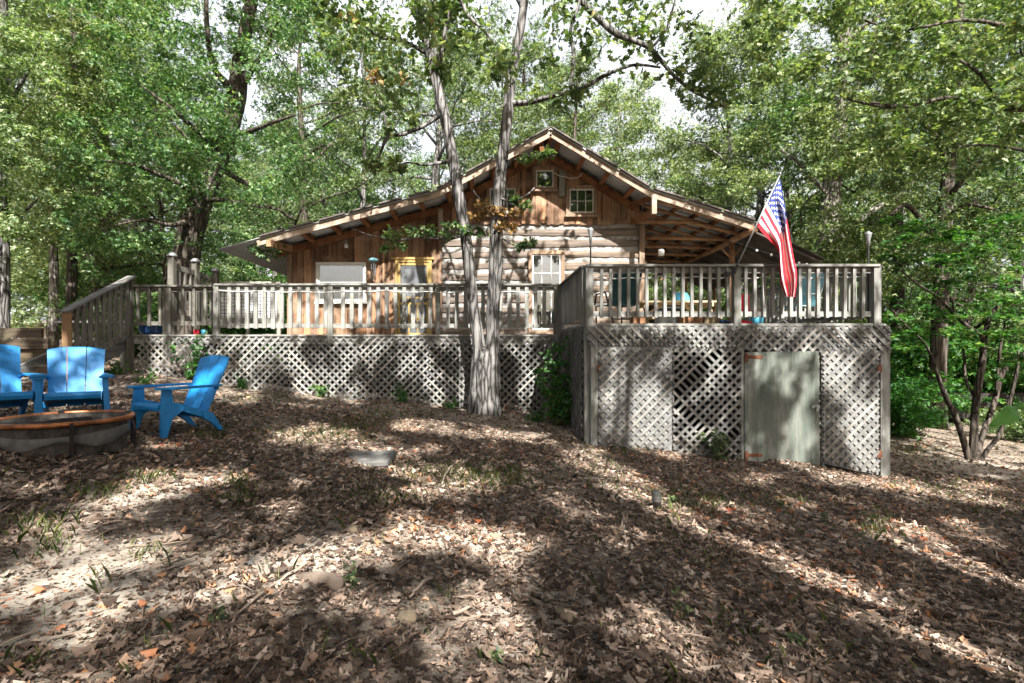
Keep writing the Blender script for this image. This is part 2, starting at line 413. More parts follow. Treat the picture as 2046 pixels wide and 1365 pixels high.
# second layer: dark ragged cap strips and a ridge cap along the top edge
mb = MB()
for i in range(len(PROF)-1):
    (x0, z0), (x1, z1) = PROF[i], PROF[i+1]
    L = math.hypot(x1-x0, z1-z0); k = max(1, int(L/.75))
    if i == 0: continue
    for j in range(k):
        t0, t1 = j/k+.02, (j+1)/k-.03*random.random()
        zz = .045+random.uniform(0, .012)
        mb.bar((x0+(x1-x0)*t0, YR-.02-random.uniform(0,.03), z0+(z1-z0)*t0+zz), (x0+(x1-x0)*t1, YR-.02-random.uniform(0,.03), z0+(z1-z0)*t1+zz), .16, .035)
o = mb.build('edge_flashing', M['darkroof'], roof)
mb = MB(); mb.bar((1.5, YR-.08, 5.43), (1.5, YB+.5, 5.43), .32, .02, up=(-.47,0,.88)); mb.bar((1.80, YR-.08, 5.43), (1.80, YB+.5, 5.43), .32, .02, up=(.5,0,.87))
mb.build('ridge_cap', M['darkroof'], roof)
# barge boards on the front edge, one mesh per slope
for i in range(1, 5):
    (x0, z0), (x1, z1) = PROF[i], PROF[i+1]
    if i == 4: x1 = 6.67
    mb = MB(); mb.bar((x0, YR+.01, z0-.085), (x1, YR+.01, z1-.085), .07, .15); cpart(mb, 'barge_board', M['beam_lt'])
# lookouts (purlin ends) from barge to wall and rafters lying against the wall
for i in (1, 2, 3):
    (x0, z0), (x1, z1) = PROF[i], PROF[i+1]
    L = math.hypot(x1-x0, z1-z0); k = int(L/.78); nrm = Vector((-(z1-z0), 0, x1-x0)).normalized()
    for j in range(k+1):
        t = (j+.45)/(k+1)
        p = Vector((x0+(x1-x0)*t, 0, z0+(z1-z0)*t)) - nrm*.10
        mb = MB(); mb.bar((p.x, YR+.05, p.z), (p.x, YF-.13, p.z), .11, .15, up=nrm); cpart(mb, 'lookout', M['beam'])
    mb = MB(); a = Vector((x0, YF-.09, z0))-nrm*.20; b = Vector((x1, YF-.09, z1))-nrm*.20
    if i == 2: b.x += .02
    mb.bar(a, b, .06, .17, up=nrm); cpart(mb, 'rafter', M['beam'])
# left eave purlin end that sticks out, short white post in the left gable angle
mb = MB(); mb.bar((-5.25, YR-.18, 2.62), (-5.1, YF+.1, 2.72), .12, .16); cpart(mb, 'eave_beam', M['pole'])
mb = MB(); mb.box(-1.19, -1.07, YF-.26, YF-.14, 2.95, 3.72); cpart(mb, 'gable_post', M['beam_lt'])
mb = MB(); mb.bar((1.45, YR+.03, 5.0), (1.66, YR+.9, 5.28), .1, .12); mb.bar((1.66, YR-.0, 5.33), (1.66, YB, 5.33), .09, .18); cpart(mb, 'ridge_beam', M['beam'])

def board_wall(mb, x0, x1, zb, zt, holes, y, wmin=.12, wmax=.23, ragged=0.0, gap=.006):
    x = x0
    while x < x1-.02:
        w = min(random.uniform(wmin, wmax), x1-x)
        for h in holes:
            for ed in h[:2]:
                if x+.015 < ed < x+w: w = ed-x
        xa, xb = x+gap/2, x+w-gap/2; xc = (xa+xb)/2
        segs = [(zb(xc)-random.uniform(0, ragged), min(zt(xa), zt(xb)) if abs(zt(xa)-zt(xb)) < .4 else zt(xc))]
        for hx0, hx1, hz0, hz1 in holes:
            if xb > hx0+.004 and xa < hx1-.004:
                ns = []
                for a, b in segs:
                    if a < hz0: ns.append((a, min(b, hz0)))
                    if b > hz1: ns.append((max(a, hz1), b))
                segs = [q for q in ns if q[1]-q[0] > .01]
        yo = random.uniform(-.010, .008)
        for a, b in segs:
            if b > a: mb.box(xa, xb, y+yo, y+.03, a, b)
        # narrow batten on some joints
        if random.random() < .35:
            bx = x+w
            hs = [h for h in holes if h[0]-.03 < bx < h[1]+.03]
            a, b = zb(bx), zt(bx)-.05
            if not hs: mb.box(bx-.025, bx+.02, y-.026, y-.011, a, b)
        x += w
    return mb
WL = (-4.42, -3.18, 1.33, 2.30)      # lean-to window
DR = (-2.36, -1.38, FL, 2.42)        # screen door
mb = board_wall(MB(), -5.17, -1.12, lambda x: FL, lambda x: roofz(x)-.03, [WL, DR], YF)
cpart(mb, 'side_wall', M['board'])
# corner post of the lean-to
mb = MB(); mb.box(-5.24, -5.12, YF-.05, YF+.08, FL, 2.78); cpart(mb, 'corner_post', M['tan_trim'])
# gable siding
GT = 3.40
wins = {'mid': (1.40, 1.87, 4.34, 4.80), 'right': (2.29, 2.94, 3.66, 4.30), 'left': (.17, .86, 3.66, 4.32)}
mb = board_wall(MB(), -1.12, 4.2, lambda x: GT, lambda x: roofz(x)-.03, list(wins.values()), YF-.03, .10, .2, .06)
cpart(mb, 'gable_wall', M['board'])
# log wall: hewn logs with lime chinking between
LW = (1.30, 2.06, .55, 2.56)
def log(mb, x0, x1, z, y, h=.20, dp=.105):
    n = max(4, int((x1-x0)/.14)); base = len(mb.v)
    ph = random.uniform(0, 6)
    for i in range(n+1):
        x = x0+(x1-x0)*i/n
        zc = z+.014*math.sin(x*1.3+ph)+random.uniform(-.006, .006); hh = h*(1+.14*math.sin(x*.9+ph*2)+random.uniform(-.05, .05))
        for (a, b) in ((0,-.5),(-.40,-.48),(-.49,-.40),(-.5,.04),(-.48,.38),(-.38,.48),(0,.5)):
            mb.v.append((x, y+.05+a*dp+random.uniform(-.009,.009), zc+b*hh+random.uniform(-.006,.006)))
    for i in range(n):
        for k in range(6):
            a = base+i*7+k; mb.f.append((a, a+1, a+8, a+7))
    mb.f.append(tuple(base+k for k in range(7))); e = base+n*7; mb.f.append(tuple(e+6-k for k in range(7)))
NL = 10
for i in range(NL):
    z = FL+.14+i*(GT-FL-.08)/NL
    x0 = -1.12+random.uniform(-.06,.02); x1 = 4.31+random.uniform(-.03,.10)
    mb = MB()
    if LW[2]-.1 < z < LW[3]+.1: log(mb, x0, LW[0]-.10, z, YF); log(mb, LW[1]+.10, x1, z, YF)
    else: log(mb, x0, x1, z, YF)
    cpart(mb, 'log', M['log'], smooth=True)
mb = MB()
for a, b, c, d in ((-1.1, LW[0], FL, GT), (LW[1], 4.29, FL, GT), (LW[0], LW[1], FL, LW[2]), (LW[0], LW[1], LW[3], GT)):
    nxs = max(2, int((b-a)/.1)); nzs = max(2, int((d-c)/.06)); base = len(mb.v)
    for j in range(nzs+1):
        for i in range(nxs+1): mb.v.append((a+(b-a)*i/nxs, YF+.020+random.uniform(-.012,.012), c+(d-c)*j/nzs))
    for j in range(nzs):
        for i in range(nxs):
            k = base+j*(nxs+1)+i; mb.f.append((k, k+1, k+nxs+2, k+nxs+1))
cpart(mb, 'chinking', M['chink'], smooth=True)
mb = MB(); mb.box(4.16, 4.30, YF-.06, YF+.1, FL, GT+.3); cpart(mb, 'corner_post', M['tan_trim'])
# plain side and back walls that close the house
mb = MB(); mb.box(-5.17, -5.14, YF+.04, YB, -.6, 2.7); mb.box(-5.13, 4.2, YB-.05, YB, -.9, 2.9); mb.box(4.22, 4.27, YF+.11, YB, -.9, 3.85); cpart(mb, 'rear_wall', M['board'])
mb = MB(); mb.box(-5.1, 4.2, YF+.1, YF+.18, -1.6, FL-.02); cpart(mb, 'foundation', M['concrete'])
mb = MB(); mb.box(-1.1, 4.15, YF+.9, YF+.93, FL, 3.8); mb.box(-5.1, -1.12, YF+.9, YF+.93, FL, 2.72); cpart(mb, 'room_shade_sheet', M['dark_in'])  # near-black sheets put the unlit rooms' shade into colour behind the windows

def window(rect, y, nv=1, nh=1, frame=M['tan_trim'], sash=M['trim'], cas=.09, back='dark', sw=.035):
    x0, x1, z0, z1 = rect
    mb = MB()
    mb.box(x0-cas, x0, y-.03, y+.04, z0-cas*.7, z1+cas*.9); mb.box(x1, x1+cas, y-.03, y+.04, z0-cas*.7, z1+cas*.9)
    mb.box(x0, x1, y-.032, y+.04, z1, z1+cas); 
    w = cpart(mb, 'window', frame)
    mb = MB(); mb.box(x0-cas-.03, x1+cas+.03, y-.07, y+.03, z0-cas*.7-.05, z0-cas*.7); mb.box(x0, x1, y-.028, y+.04, z0-cas*.7, z0); mb.build('sill', frame, w)
    mb = MB()
    mb.box(x0, x0+sw, y-.005, y+.03, z0, z1); mb.box(x1-sw, x1, y-.005, y+.03, z0, z1)
    mb.box(x0+sw, x1-sw, y-.003, y+.03, z0, z0+sw); mb.box(x0+sw, x1-sw, y-.003, y+.03, z1-sw, z1)
    for i in range(1, nv):
        xx = x0+(x1-x0)*i/nv; mb.box(xx-.009, xx+.009, y, y+.022, z0+sw, z1-sw)
    for i in range(1, nh):
        zz = z0+(z1-z0)*i/nh; mb.box(x0+sw, x1-sw, y+.002, y+.024, zz-.009, zz+.009)
    mb.build('sash', sash, w)
    mb = MB(); mb.box(x0+sw*.5, x1-sw*.5, y+.012, y+.018, z0+sw*.5, z1-sw*.5); mb.build('pane', M['glass'], w)
    if back == 'blind':
        mb = MB(); zz = z0
        while zz < z1-.02:
            mb.add([(x0+.01, y+.05, zz), (x1-.01, y+.05, zz), (x1-.01, y+.065, zz+.03), (x0+.01, y+.065, zz+.03)], [(0,1,2,3)]); zz += .033
        mb.build('blind', M['curtain'], w)
    elif back == 'curtain':
        mb = MB(); n = 40; base = 0
        for i in range(n+1):
            xx = x0+(x1-x0)*i/n; yy = y+.07+.02*math.sin(i*1.1)
            mb.v += [(xx, yy, z0), (xx, yy, z1)]
        for i in range(n): mb.f.append((2*i, 2*i+2, 2*i+3, 2*i+1))
        mb.build('curtain', M['curtain'], w, smooth=True)
    return w
window(wins['mid'], YF-.06, 1, 1)
window(wins['right'], YF-.06, 3, 2)
window(wins['left'], YF-.06, 3, 2)
w = window(WL, YF-.03, 1, 2, frame=M['trim'], sash=M['trim'], cas=.05, back='curtain')  # curtain spans the full height to mimic pale reflections over the real curtain strip
window(LW, YF-.06, 3, 4, frame=M['tan_trim'], sash=M['trim'], cas=.10, back='blind')
# a leaning grey plank beside the mid gable window and a small second pane behind it
mb = MB(); mb.box(2.02, 2.17, YF-.085, YF-.065, 4.10, 4.78); cpart(mb, 'loose_plank', M['deck_v'])
# screen door
x0, x1, z0, z1 = DR
mb = MB()
for a, b in ((x0, x0+.07), (x1-.07, x1)): mb.box(a, b, YF-.05, YF+.03, z0, z1-.07)
mb.box(x0, x1, YF-.052, YF+.03, z1-.07, z1); mb.box(x0-.1, x1+.06, YF-.075, YF+.02, z1+.002, z1+.06)
frame = cpart(mb, 'door_frame', M['yellow'])
mb = MB(); a, b = x0+.08, x1-.08
for u, v in ((a, a+.06), (b-.06, b)): mb.box(u, v, YF-.035, YF-.005, z0+.03, z1-.08)
for u, v in ((z0+.03, z0+.13), (1.22, 1.28), (1.38, 1.43), (z1-.15, z1-.08)): mb.box(a+.06, b-.06, YF-.034, YF-.006, u, v)
for u in (a+.27, a+.50): mb.box(u, u+.04, YF-.033, YF-.008, z0+.13, 1.22)
mb.box(a+.06, b-.06, YF-.033, YF-.008, .82, .86)
door = cpart(mb, 'screen_door', M['yellow'])
mb = MB(); mb.box(a+.06, b-.06, YF-.021, YF-.019, z0+.12, z1-.15)
sc_ = NT('door_screen'); d_ = sc_.new('BsdfDiffuse'); d_.inputs[0].default_value = (.12,.13,.14,1); t_ = sc_.new('BsdfTransparent'); mx_ = sc_.new('MixShader'); mx_.inputs[0].default_value = .5
sc_.link(t_.outputs[0], mx_.inputs[1]); sc_.link(d_.outputs[0], mx_.inputs[2]); sc_.link(mx_.outputs[0], sc_.out.inputs[0]); M['screen'] = sc_.m
mb.build('screen', M['screen'], door)
mb = MB(); mb.box(x0+.08, x1-.08, YF+.06, YF+.10, z0, z1-.08); cpart(mb, 'inner_door', M['trim'])
mb = MB(); n = 40
for i in range(n+1):
    xx = x0+.16+(x1-x0-.32)*i/n; mb.v += [(xx, YF+.045+.010*math.sin(i*1.3), 1.3), (xx, YF+.045+.010*math.sin(i*1.3), 2.2)]
for i in range(n): mb.f.append((2*i, 2*i+2, 2*i+3, 2*i+1))
cpart(mb, 'curtain', M['curtain'], smooth=True)
mb = MB(); mb.lathe([(.0,0),(.02,0),(.02,.05),(0,.05)], (b-.03, YF-.06, 1.33), 8); mb.build('handle', M['black'], door)

# porch under the right-hand roof: plate, posts, tie poles, rafters, purlins
PX = 6.67
mb = MB(); mb.tube([(PX, YR-.05, 2.98), (PX+.02, 14.5, 2.93), (PX, 16.8, 2.90), (PX, YB, 2.88)], .085, 9, .04); cpart(mb, 'porch_plate', M['pole'], smooth=True)
for y in (13.45, 16.6, 19.4):
    mb = MB(); mb.tube([(PX, y, .33), (PX+.02, y, 1.5), (PX, y, 2.92)], .075, 8, .05)
    mb.tube([(PX, y, 2.45), (PX-.35, y, 2.82)], .025, 6); mb.tube([(PX, y, 2.45), (PX+.3, y, 2.85)], .025, 6)
    cpart(mb, 'porch_post', M['pole'], smooth=True)
for y, zz in ((13.0, 3.32), (13.55, 3.02), (14.5, 2.99), (15.5, 2.97), (16.6, 2.95), (17.6, 2.94), (18.6, 2.94)):
    mb = MB(); mb.tube([(4.05, y+random.uniform(-.06,.06), zz+.04), (5.3, y, zz+.02), (PX+.12, y+random.uniform(-.06,.06), zz-.02 if zz < 3.2 else 2.98)], [.06,.055,.05], 8, .05)
    cpart(mb, 'tie_pole', M['pole'], smooth=True)
for k in range(13):
    y = YR+.15+k*.58
    a = (4.2, y, roofz(4.2)-.13); b = (6.85, y, roofz(6.75)-.15)
    mb = MB(); mb.tube([a, b], [.05, .042], 8, .06); cpart(mb, 'porch_rafter', M['pole'], smooth=True)
for k in range(5):
    x = 4.45+k*.52
    mb = MB(); mb.bar((x, YR+.04, roofz(x)-.045), (x, YB, roofz(x)-.045), .10, .045, up=(.3,0,1)); cpart(mb, 'purlin', M['beam'])
mb = MB(); mb.box(4.17, 4.29, YR-.02, YR+.1, 3.38, 3.84); cpart(mb, 'corner_post', M['beam_lt'])
mb = MB(); mb.bar((4.23, YR+.1, 3.43), (3.95, YF-.12, 3.42), .10, .13); mb.bar((4.2, YR+.1, 3.80), (3.9, YF-.12, 3.85), .09, .12); cpart(mb, 'corner_brace', M['beam'])
# low dark extension beyond the plate
ext = [(6.70, 3.12), (7.6, 2.72), (8.55, 2.27)]
cpart(sheet(ext, YR+.1, YB-.5, amp=.012, pitch=.1), 'porch_roof_extension', M['darkroof'], smooth=True)
for y in (12.6, 13.8, 15, 16.2, 17.4):
    mb = MB(); mb.tube([(6.7, y, 3.03), (8.5, y, 2.21)], .04, 7, .06); cpart(mb, 'porch_rafter', M['darkroof'], smooth=True)
for y in (13.2, 18):
    mb = MB(); mb.tube([(8.3, y, .3), (8.3, y, 2.3)], .055, 8, .05); cpart(mb, 'porch_post', M['pole'], smooth=True)

# ================================================================== DECKS
DZ = .34
def lattice(mb, x0, x1, z0, z1, at, pitch=.160, w=.042, t=.013, top=+1, left=None):
    # at(u, z, d) -> 3-D; u along the panel, d outward offset; z0 may be a function of u (cut to the ground)
    zb = z0 if callable(z0) else (lambda u: z0)
    zmin = min(zb(x0), zb(x1), zb((x0+x1)/2))
    h = z1-zmin
    def clip(u, v, sgn):
        # slat centreline from (u,z1) going down with slope sgn; clip against sides and bottom
        ua, za = u, z1; ub, zb_ = u+sgn*h, zmin
        pts = []
        def pt(s): return ua+(ub-ua)*s, za+(zb_-za)*s
        s0, s1 = 0.0, 1.0
        lo, hi = sorted((( x0-ua)/(ub-ua), (x1-ua)/(ub-ua)))
        s0 = max(s0, lo); s1 = min(s1, hi)
        if s1-s0 < .01: return None
        # bottom
        for _ in range(30):
            q = pt(s1)
            if q[1] >= zb(q[0]): break
            s1 -= (s1-s0)/30
        if s1-s0 < .01: return None
        return pt(s0), pt(s1)
    for layer, sgn in ((0, 1), (1, -1)):
        u = x0-h if sgn > 0 else x0
        end = x1 if sgn > 0 else x1+h
        u += (pitch*.5)*layer
        while u < end:
            c = clip(u, 0, sgn)
            if c:
                d0 = (t*1.15 if (layer == 0) == (top > 0) else 0)
                jj = random.uniform(-.007, .007)
                if random.random() < .012: u += pitch; continue
                (ua, za), (ub, zb_) = c
                L = math.hypot(ub-ua, zb_-za); nx_, nz_ = -(zb_-za)/L*w/2, (ub-ua)/L*w/2
                vs = []
                for dd in (d0, d0+t):
                    vs += [at(ua+nx_+jj, za+nz_, dd), at(ub+nx_+jj, zb_+nz_, dd), at(ub-nx_+jj, zb_-nz_, dd), at(ua-nx_+jj, za-nz_, dd)]
                mb.add(vs, [(0,1,2,3),(7,6,5,4),(0,4,5,1),(1,5,6,2),(2,6,7,3),(3,7,4,0)])
            u += pitch
    return mb

def railing(deck, at, u0, u1, posts, zt, zb, spacing, bw, cap_w=.14, post_w=.09, mats=('deck_v','deck_h'), zpost=None, cap=True, bt=.04, inner=True, off=.0, out_=1):
    # at(u, z, d): d>0 is outward
    def slab(mb, ua, ub, z0, z1, d0, d1):
        vs = [at(ua,z0,d0),at(ub,z0,d0),at(ub,z0,d1),at(ua,z0,d1),at(ua,z1,d0),at(ub,z1,d0),at(ub,z1,d1),at(ua,z1,d1)]
        mb.add(vs, [(0,3,2,1),(4,5,6,7),(0,1,5,4),(1,2,6,5),(2,3,7,6),(3,0,4,7)])
    rail = empty('railing', (0,0,0), parent=deck); rail.location = -Vector(deck.location)
    if cap:
        mb = MB(); slab(mb, u0-.03, u1+.03, zt-.042, zt, -.075, .075); mb.build('top_rail', M[mats[1]], rail, bevel=.004)
    if inner:
        mb = MB(); slab(mb, u0, u1, zt-.14, zt-.055, -.045, -.006); mb.build('inner_rail', M[mats[1]], rail)
    mb = MB(); slab(mb, u0, u1, zb, zb+.085, -.045, -.006); mb.build('bottom_rail', M[mats[1]], rail)
    for p in posts:
        mb = MB(); slab(mb, p-post_w/2, p+post_w/2, zpost if zpost is not None else zb-.2, zt-.043, -.05, .052); mb.build('post', M[mats[0]], rail, bevel=.004)
    n = int(round((u1-u0)/spacing))
    for i in range(n+1):
        u = u0+(u1-u0)*(i+.5)/(n+1)
        if min(abs(u-p) for p in posts) < post_w*.5+bw*.5+.005: continue
        mb = MB(); l = random.uniform(-.012,.012)
        tw = random.uniform(-.006,.006)
        a = u-bw/2; b = u+bw/2
        vs = [at(a+tw,zb-.02+l,-.004),at(b+tw,zb-.02+l,-.004),at(b+tw,zb-.02+l,bt),at(a+tw,zb-.02+l,bt),at(a-tw,zt-.044,-.004),at(b-tw,zt-.044,-.004),at(b-tw,zt-.044,bt),at(a-tw,zt-.044,bt)]
        mb.add(vs, [(0,3,2,1),(4,5,6,7),(0,1,5,4),(1,2,6,5),(2,3,7,6),(3,0,4,7)])
        mb.build('baluster', M[mats[0]], rail)
    return rail
def dpart(deck, mb, name, mat, parent=None, **k):
    o = mb.build(name, mat, parent or deck, **k)
    if parent is None: o.location = -Vector(deck.location)
    return o
def planks(deck, x0, x1, y0, y1, z, along='x', w=.14, holes=None):
    mb = MB()
    if along == 'x':
        y = y0
        while y < y1-.01:
            mb.box(x0+random.uniform(-.01,.01), x1, y, min(y+w-.006, y1), z-.035, z); y += w
    else:
        x = x0
        while x < x1-.01:
            mb.box(x, min(x+w-.006, x1), y0, y1, z-.035, z); x += w
    return dpart(deck, mb, 'deck_boards', M['deck_h'])

# --- long deck along the house
low = thing('wooden_deck', 'long weathered deck with lattice skirt between the stairs and the higher storage deck', 'deck', (-3, 11, G(-3, 11)))
YD = 11.0
atL = lambda u, z, d: (u, YD-d, z)
planks(low, -7.7, 1.66, YD+.02, YF-.06, DZ, 'x')
mb = MB(); mb.box(-7.7, 1.66, YD-.02, YD+.018, DZ-.20, DZ-.037); dpart(low, mb, 'rim_joist', M['deck_h'])
mb = MB(); mb.box(-7.72, 1.66, YD-.06, YD+.018, DZ-.034, DZ+.004); dpart(low, mb, 'edge_board', M['deck_h'])
railing(low, atL, -5.86, 1.62, [-5.86, -3.36, -1.0, 1.6], 1.46, .50, .196, .082, post_w=.11, zpost=DZ-.2)
# rim of panels left of the post
pans = [(-7.55,-5.85),(-5.84,-4.28),(-4.27,-2.72),(-2.71,-1.20),(-1.19,.10),(.11,1.64)]
for i, (a, b) in enumerate(pans):
    dy = .012*(i % 2); dark = i == 0
    pit = .160*random.uniform(.98,1.02)
    mb = lattice(MB(), a, b, lambda u: G(u, YD-.05)-.02, DZ-.05, lambda u, z, d, dy=dy: (u, YD-.035-d-dy, z), pitch=pit, top=1 if i % 2 == 0 else -1)
    dpart(low, mb, 'lattice_panel', M['lattice'])
for x in (-7.4, -5.1, -2.8, -.5, 1.5):
    for y in (YD+.08, 12.9):
        mb = MB(); z = G(x, y); mb.box(x-.05, x+.05, y-.05, y+.05, z-.1, DZ-.04); dpart(low, mb, 'footing_post', M['deck_v'])
mb = MB()
for y in np.arange(YD+.4, YF, .42): mb.box(-7.6, 1.6, y, y+.04, DZ-.18, DZ-.037)
dpart(low, mb, 'joist', M['deck_h'])
# landing rail left of the long railing, darker, and the tall capped posts of the deck's left end
railing(low, atL, -7.70, -5.98, [-6.93], 1.43, .55, .27, .06, post_w=.17, mats=('deck_dk','deck_dkh'), zpost=DZ-.25, inner=True)
tall = empty('end_rail', (0,0,0), parent=low); tall.location = -Vector(low.location)
for y, zt in ((11.10, 2.07), (12.0, 2.10), (12.9, 2.02)):
    mb = MB(); mb.box(-6.97, -6.84, y-.065, y+.065, DZ-.3, zt); mb.build('post', M['deck_dk'], tall, bevel=.005)
    mb = MB(); mb.lathe([(0,.10),(.05,.10),(.10,.05),(.11,.02),(.10,0),(0,0)], (-6.905, y, zt+.001), 10); mb.build('post_cap', M['steel'], tall, smooth=True)
for nm_, p_, q_, h_ in (('top_rail',(11.17,1.86),(11.93,1.85),.12),('top_rail',(12.07,1.85),(12.83,1.78),.12),('bottom_rail',(11.17,.75),(11.93,.75),.10),('bottom_rail',(12.07,.75),(12.83,.75),.10)):
    mb = MB(); mb.bar((-6.905, *p_), (-6.905, *q_), .05, h_); mb.build(nm_, M['deck_dk'], tall)
for y in np.arange(11.35, 12.8, .22):
    if abs(y-12.0) < .1: continue
    mb = MB(); mb.box(-6.93, -6.88, y-.03, y+.03, .80, 1.80-.0*y); mb.build('baluster', M['deck_dk'], tall)

# --- stairs going down toward the yard at the left end
st = thing('deck_stairs', 'short flight of wooden stairs with sloping handrail left of the long deck', 'stairs', (-8.3, 9.4, G(-8.3, 9.4)))
def spart(mb, name, mat, **k):
    o = mb.build(name, mat, st, **k); o.location = -Vector(st.location); return o
SX0, SX1 = -8.85, -7.80
zb_ = G(-8.3, 9.2)
ns = 6
for i in range(ns):
    t = (i+.5)/ns
    y = 11.0-.30*(i+.6); z = DZ-(i+1)*.155
    mb = MB(); mb.box(SX0-.02*i, SX1, y-.16, y+.13, z-.04, z); spart(mb, 'tread', M['deck_dkh'])
for x in (SX0+.02, SX1-.02):
    mb = MB(); mb.prism([(11.0, DZ-.05), (11.0, DZ-.32), (9.3, G(x, 9.3)-.06), (9.1, G(x,9.2)-.06), (9.1, G(x,9.2)+.03)], 'x', x-.025, x+.025); spart(mb, 'stringer', M['deck_y'])
hr = empty('handrail', (0,0,0), parent=st); hr.location = -Vector(st.location)
A = Vector((-7.72, 10.93, 1.60)); B = Vector((-7.72, 9.28, .75))
mb = MB(); mb.bar(A+Vector((0,.06,.02)), B+Vector((0,-.08,-.04)), .19, .04); mb.build('top_rail', M['deck_y'], hr, bevel=.004)
mb = MB(); mb.bar(A+Vector((0,0,-.09)), B+Vector((0,0,-.09)), .05, .13); mb.build('side_rail', M['deck_y'], hr)
mb = MB(); mb.bar(Vector((-7.72, 10.93, .43)), Vector((-7.72, 9.28, -.42)), .05, .13); mb.build('bottom_rail', M['deck_y'], hr)
for p, zt, mt in ((A, 1.55, 'deck_dk'), (B, .70, 'newwood')):
    mb = MB(); mb.box(p.x-.055, p.x+.055, p.y-.055, p.y+.055, G(p.x, p.y)-.1, zt); mb.build('post', M[mt], hr, bevel=.004)
for i in range(9):
    t = (i+1)/10; p = A.lerp(B, t)
    mb = MB(); mb.box(p.x+.027, p.x+.065, p.y-.042, p.y+.042, p.z-1.20, p.z-.06); mb.build('baluster', M['deck_dk'], hr)
wl = thing('plank_wall', 'low brown plank retaining wall left of the wooden stairs', 'wall', (-10.5, 10.4, G(-10.5, 10.4)))
for a, b, z0, z1, dy in ((-14,-9.05,.03,.25,0), (-13.6,-9.2,.255,.46,.012)):
    mb = MB(); mb.box(a, b, 10.4+dy, 10.46+dy, z0, z1); o = mb.build('plank', M['dkplank'], wl); o.location = -Vector(wl.location)
mb = MB(); mb.box(-9.12,-8.98,10.47,10.6,G(-9.05,10.5)-.1,.40); mb.box(-11.5,-11.3,10.47,10.6,G(-11.4,10.5)-.1,.40); mb.box(-13.5,-9.1,10.475,10.52,G(-12,10.5)-.6,.03); o = mb.build('post', M['dkplank'], wl); o.location = -Vector(wl.location)
bn = thing('garden_bench', 'low grey plank bench behind the stairs at the far left', 'bench', (-9.4, 12.2, G(-9.4, 12.2)))
mb = MB(); mb.box(-10.3,-8.5,12.0,12.35,.66,.71); o = mb.build('seat', M['deck_h'], bn); o.location = -Vector(bn.location)
for x in (-10.1, -8.75):
    mb = MB(); mb.box(x,x+.1,12.05,12.3,G(-9.4,12.2)-.1,.66); o = mb.build('leg', M['deck_v'], bn); o.location = -Vector(bn.location)

# --- higher storage deck in front, right
big = thing('storage_deck', 'tall square deck with lattice doors and storage room below, at right', 'deck', (4.1, 8.3, G(4.1, 8.3)))
YU = 8.3
X0, X1 = 1.73, 6.50
atU = lambda u, z, d: (u, YU-d, z)
UZ = .44
planks(big, X0-.05, X1+.2, YU+.02, 10.98, UZ, 'x')
planks(big, X0+.0, 8.2, 11.0, YB-.3, DZ, 'x')
mb = MB(); mb.box(X0-.05, X1+.12, YU-.035, YU+.018, UZ-.036, UZ+.004); dpart(big, mb, 'edge_board', M['deck_h'])
mb = MB(); mb.box(X0-.03, X1+.1, YU-.02, YU+.018, UZ-.22, UZ-.038); mb.box(X0-.03, X0+.01, YU+.02, 11, UZ-.22, UZ-.038); mb.box(X1+.06, X1+.1, YU+.02, 11, UZ-.22, UZ-.038); dpart(big, mb, 'rim_joist', M['deck_h'])
railing(big, atU, X0, X1, [X0+.02, 4.19, X1], 1.42, .56, .153, .050, post_w=.12, zpost=UZ-.05)
railing(big, lambda u, z, d: (X0-.03-d, u, z), YU+.08, 10.95, [YU+.02+.1, 10.9], 1.42, .56, .15, .05, post_w=.1, mats=('deck_v','deck_y'), zpost=UZ-.05)
railing(big, lambda u, z, d: (X1+.1+d, u, z), YU+.08, 12.6, [YU+.18, 10.5, 12.5], 1.42, .56, .16, .05, post_w=.1, mats=('deck_v','deck_y'), zpost=UZ-.05)
gl_ = lambda u: G(u, YU-.03)
# corner posts of the skirt
for a, b in ((1.775, 1.885), (6.545, 6.70)):
    mb = MB(); mb.box(a, b, YU-.055, YU+.05, G((a+b)/2, YU)-.1, UZ-.06); dpart(big, mb, 'skirt_post', M['deck_v'])
for a, b in ((X0-.04, X0+.07), (X1+.05, X1+.17)):
    mb = MB(); mb.box(a, b, YU+.055, YU+.16, G((a+b)/2, YU)-.1, UZ-.04); dpart(big, mb, 'footing_post', M['deck_v'])
ztop = UZ-.04
for a, b, zz, sg in ((1.70, 3.12, .085, 1), (3.125, 4.27, .05, -1), (4.275, 5.56, -.03, -1), (5.565, 6.69, -.035, 1)):
    mb = lattice(MB(), a, b, zz, ztop, lambda u, z, d: (u, YU-.062-d, z), pitch=.146, top=sg); dpart(big, mb, 'lattice_band', M['lattice'])
# backing boards behind the band
mb = MB(); mb.box(1.9, 6.5, YU-.03, YU-.022, .0, ztop-.2); dpart(big, mb, 'band_backing', M['backing'])
def door(name, a, b, zt, zb_a, zb_b, yoff, lat, dx=0, tilt=0.0, mat='backing'):
    e = None
    mb = MB(); mb.prism([(a, zt), (b, zt+tilt), (b+dx, zb_b), (a, zb_a)], 'y', YU-.035-yoff, YU-.020-yoff)
    d = dpart(big, mb, name, M[mat])
    if lat:
        mb = lattice(MB(), a+.01, b-.01, lambda u: zb_a+(zb_b-zb_a)*(u-a)/(b-a)+.03, zt-.02, lambda u, z, d_: (u, YU-.043-yoff-d_, z), pitch=.146, top=-1)
        mb.build('lattice', M['lattice'], d)
    return d
d1 = door('lattice_door', 1.89, 3.10, .06, -1.56, -1.655, .03, True)
d2 = door('plywood_door', 4.285, 5.50, -.03, -1.81, -2.03, .05, False, dx=.03, tilt=.02, mat='plywood')
d3 = door('lattice_door', 5.56, 6.50, .0, -1.86, -2.05, .03, True)
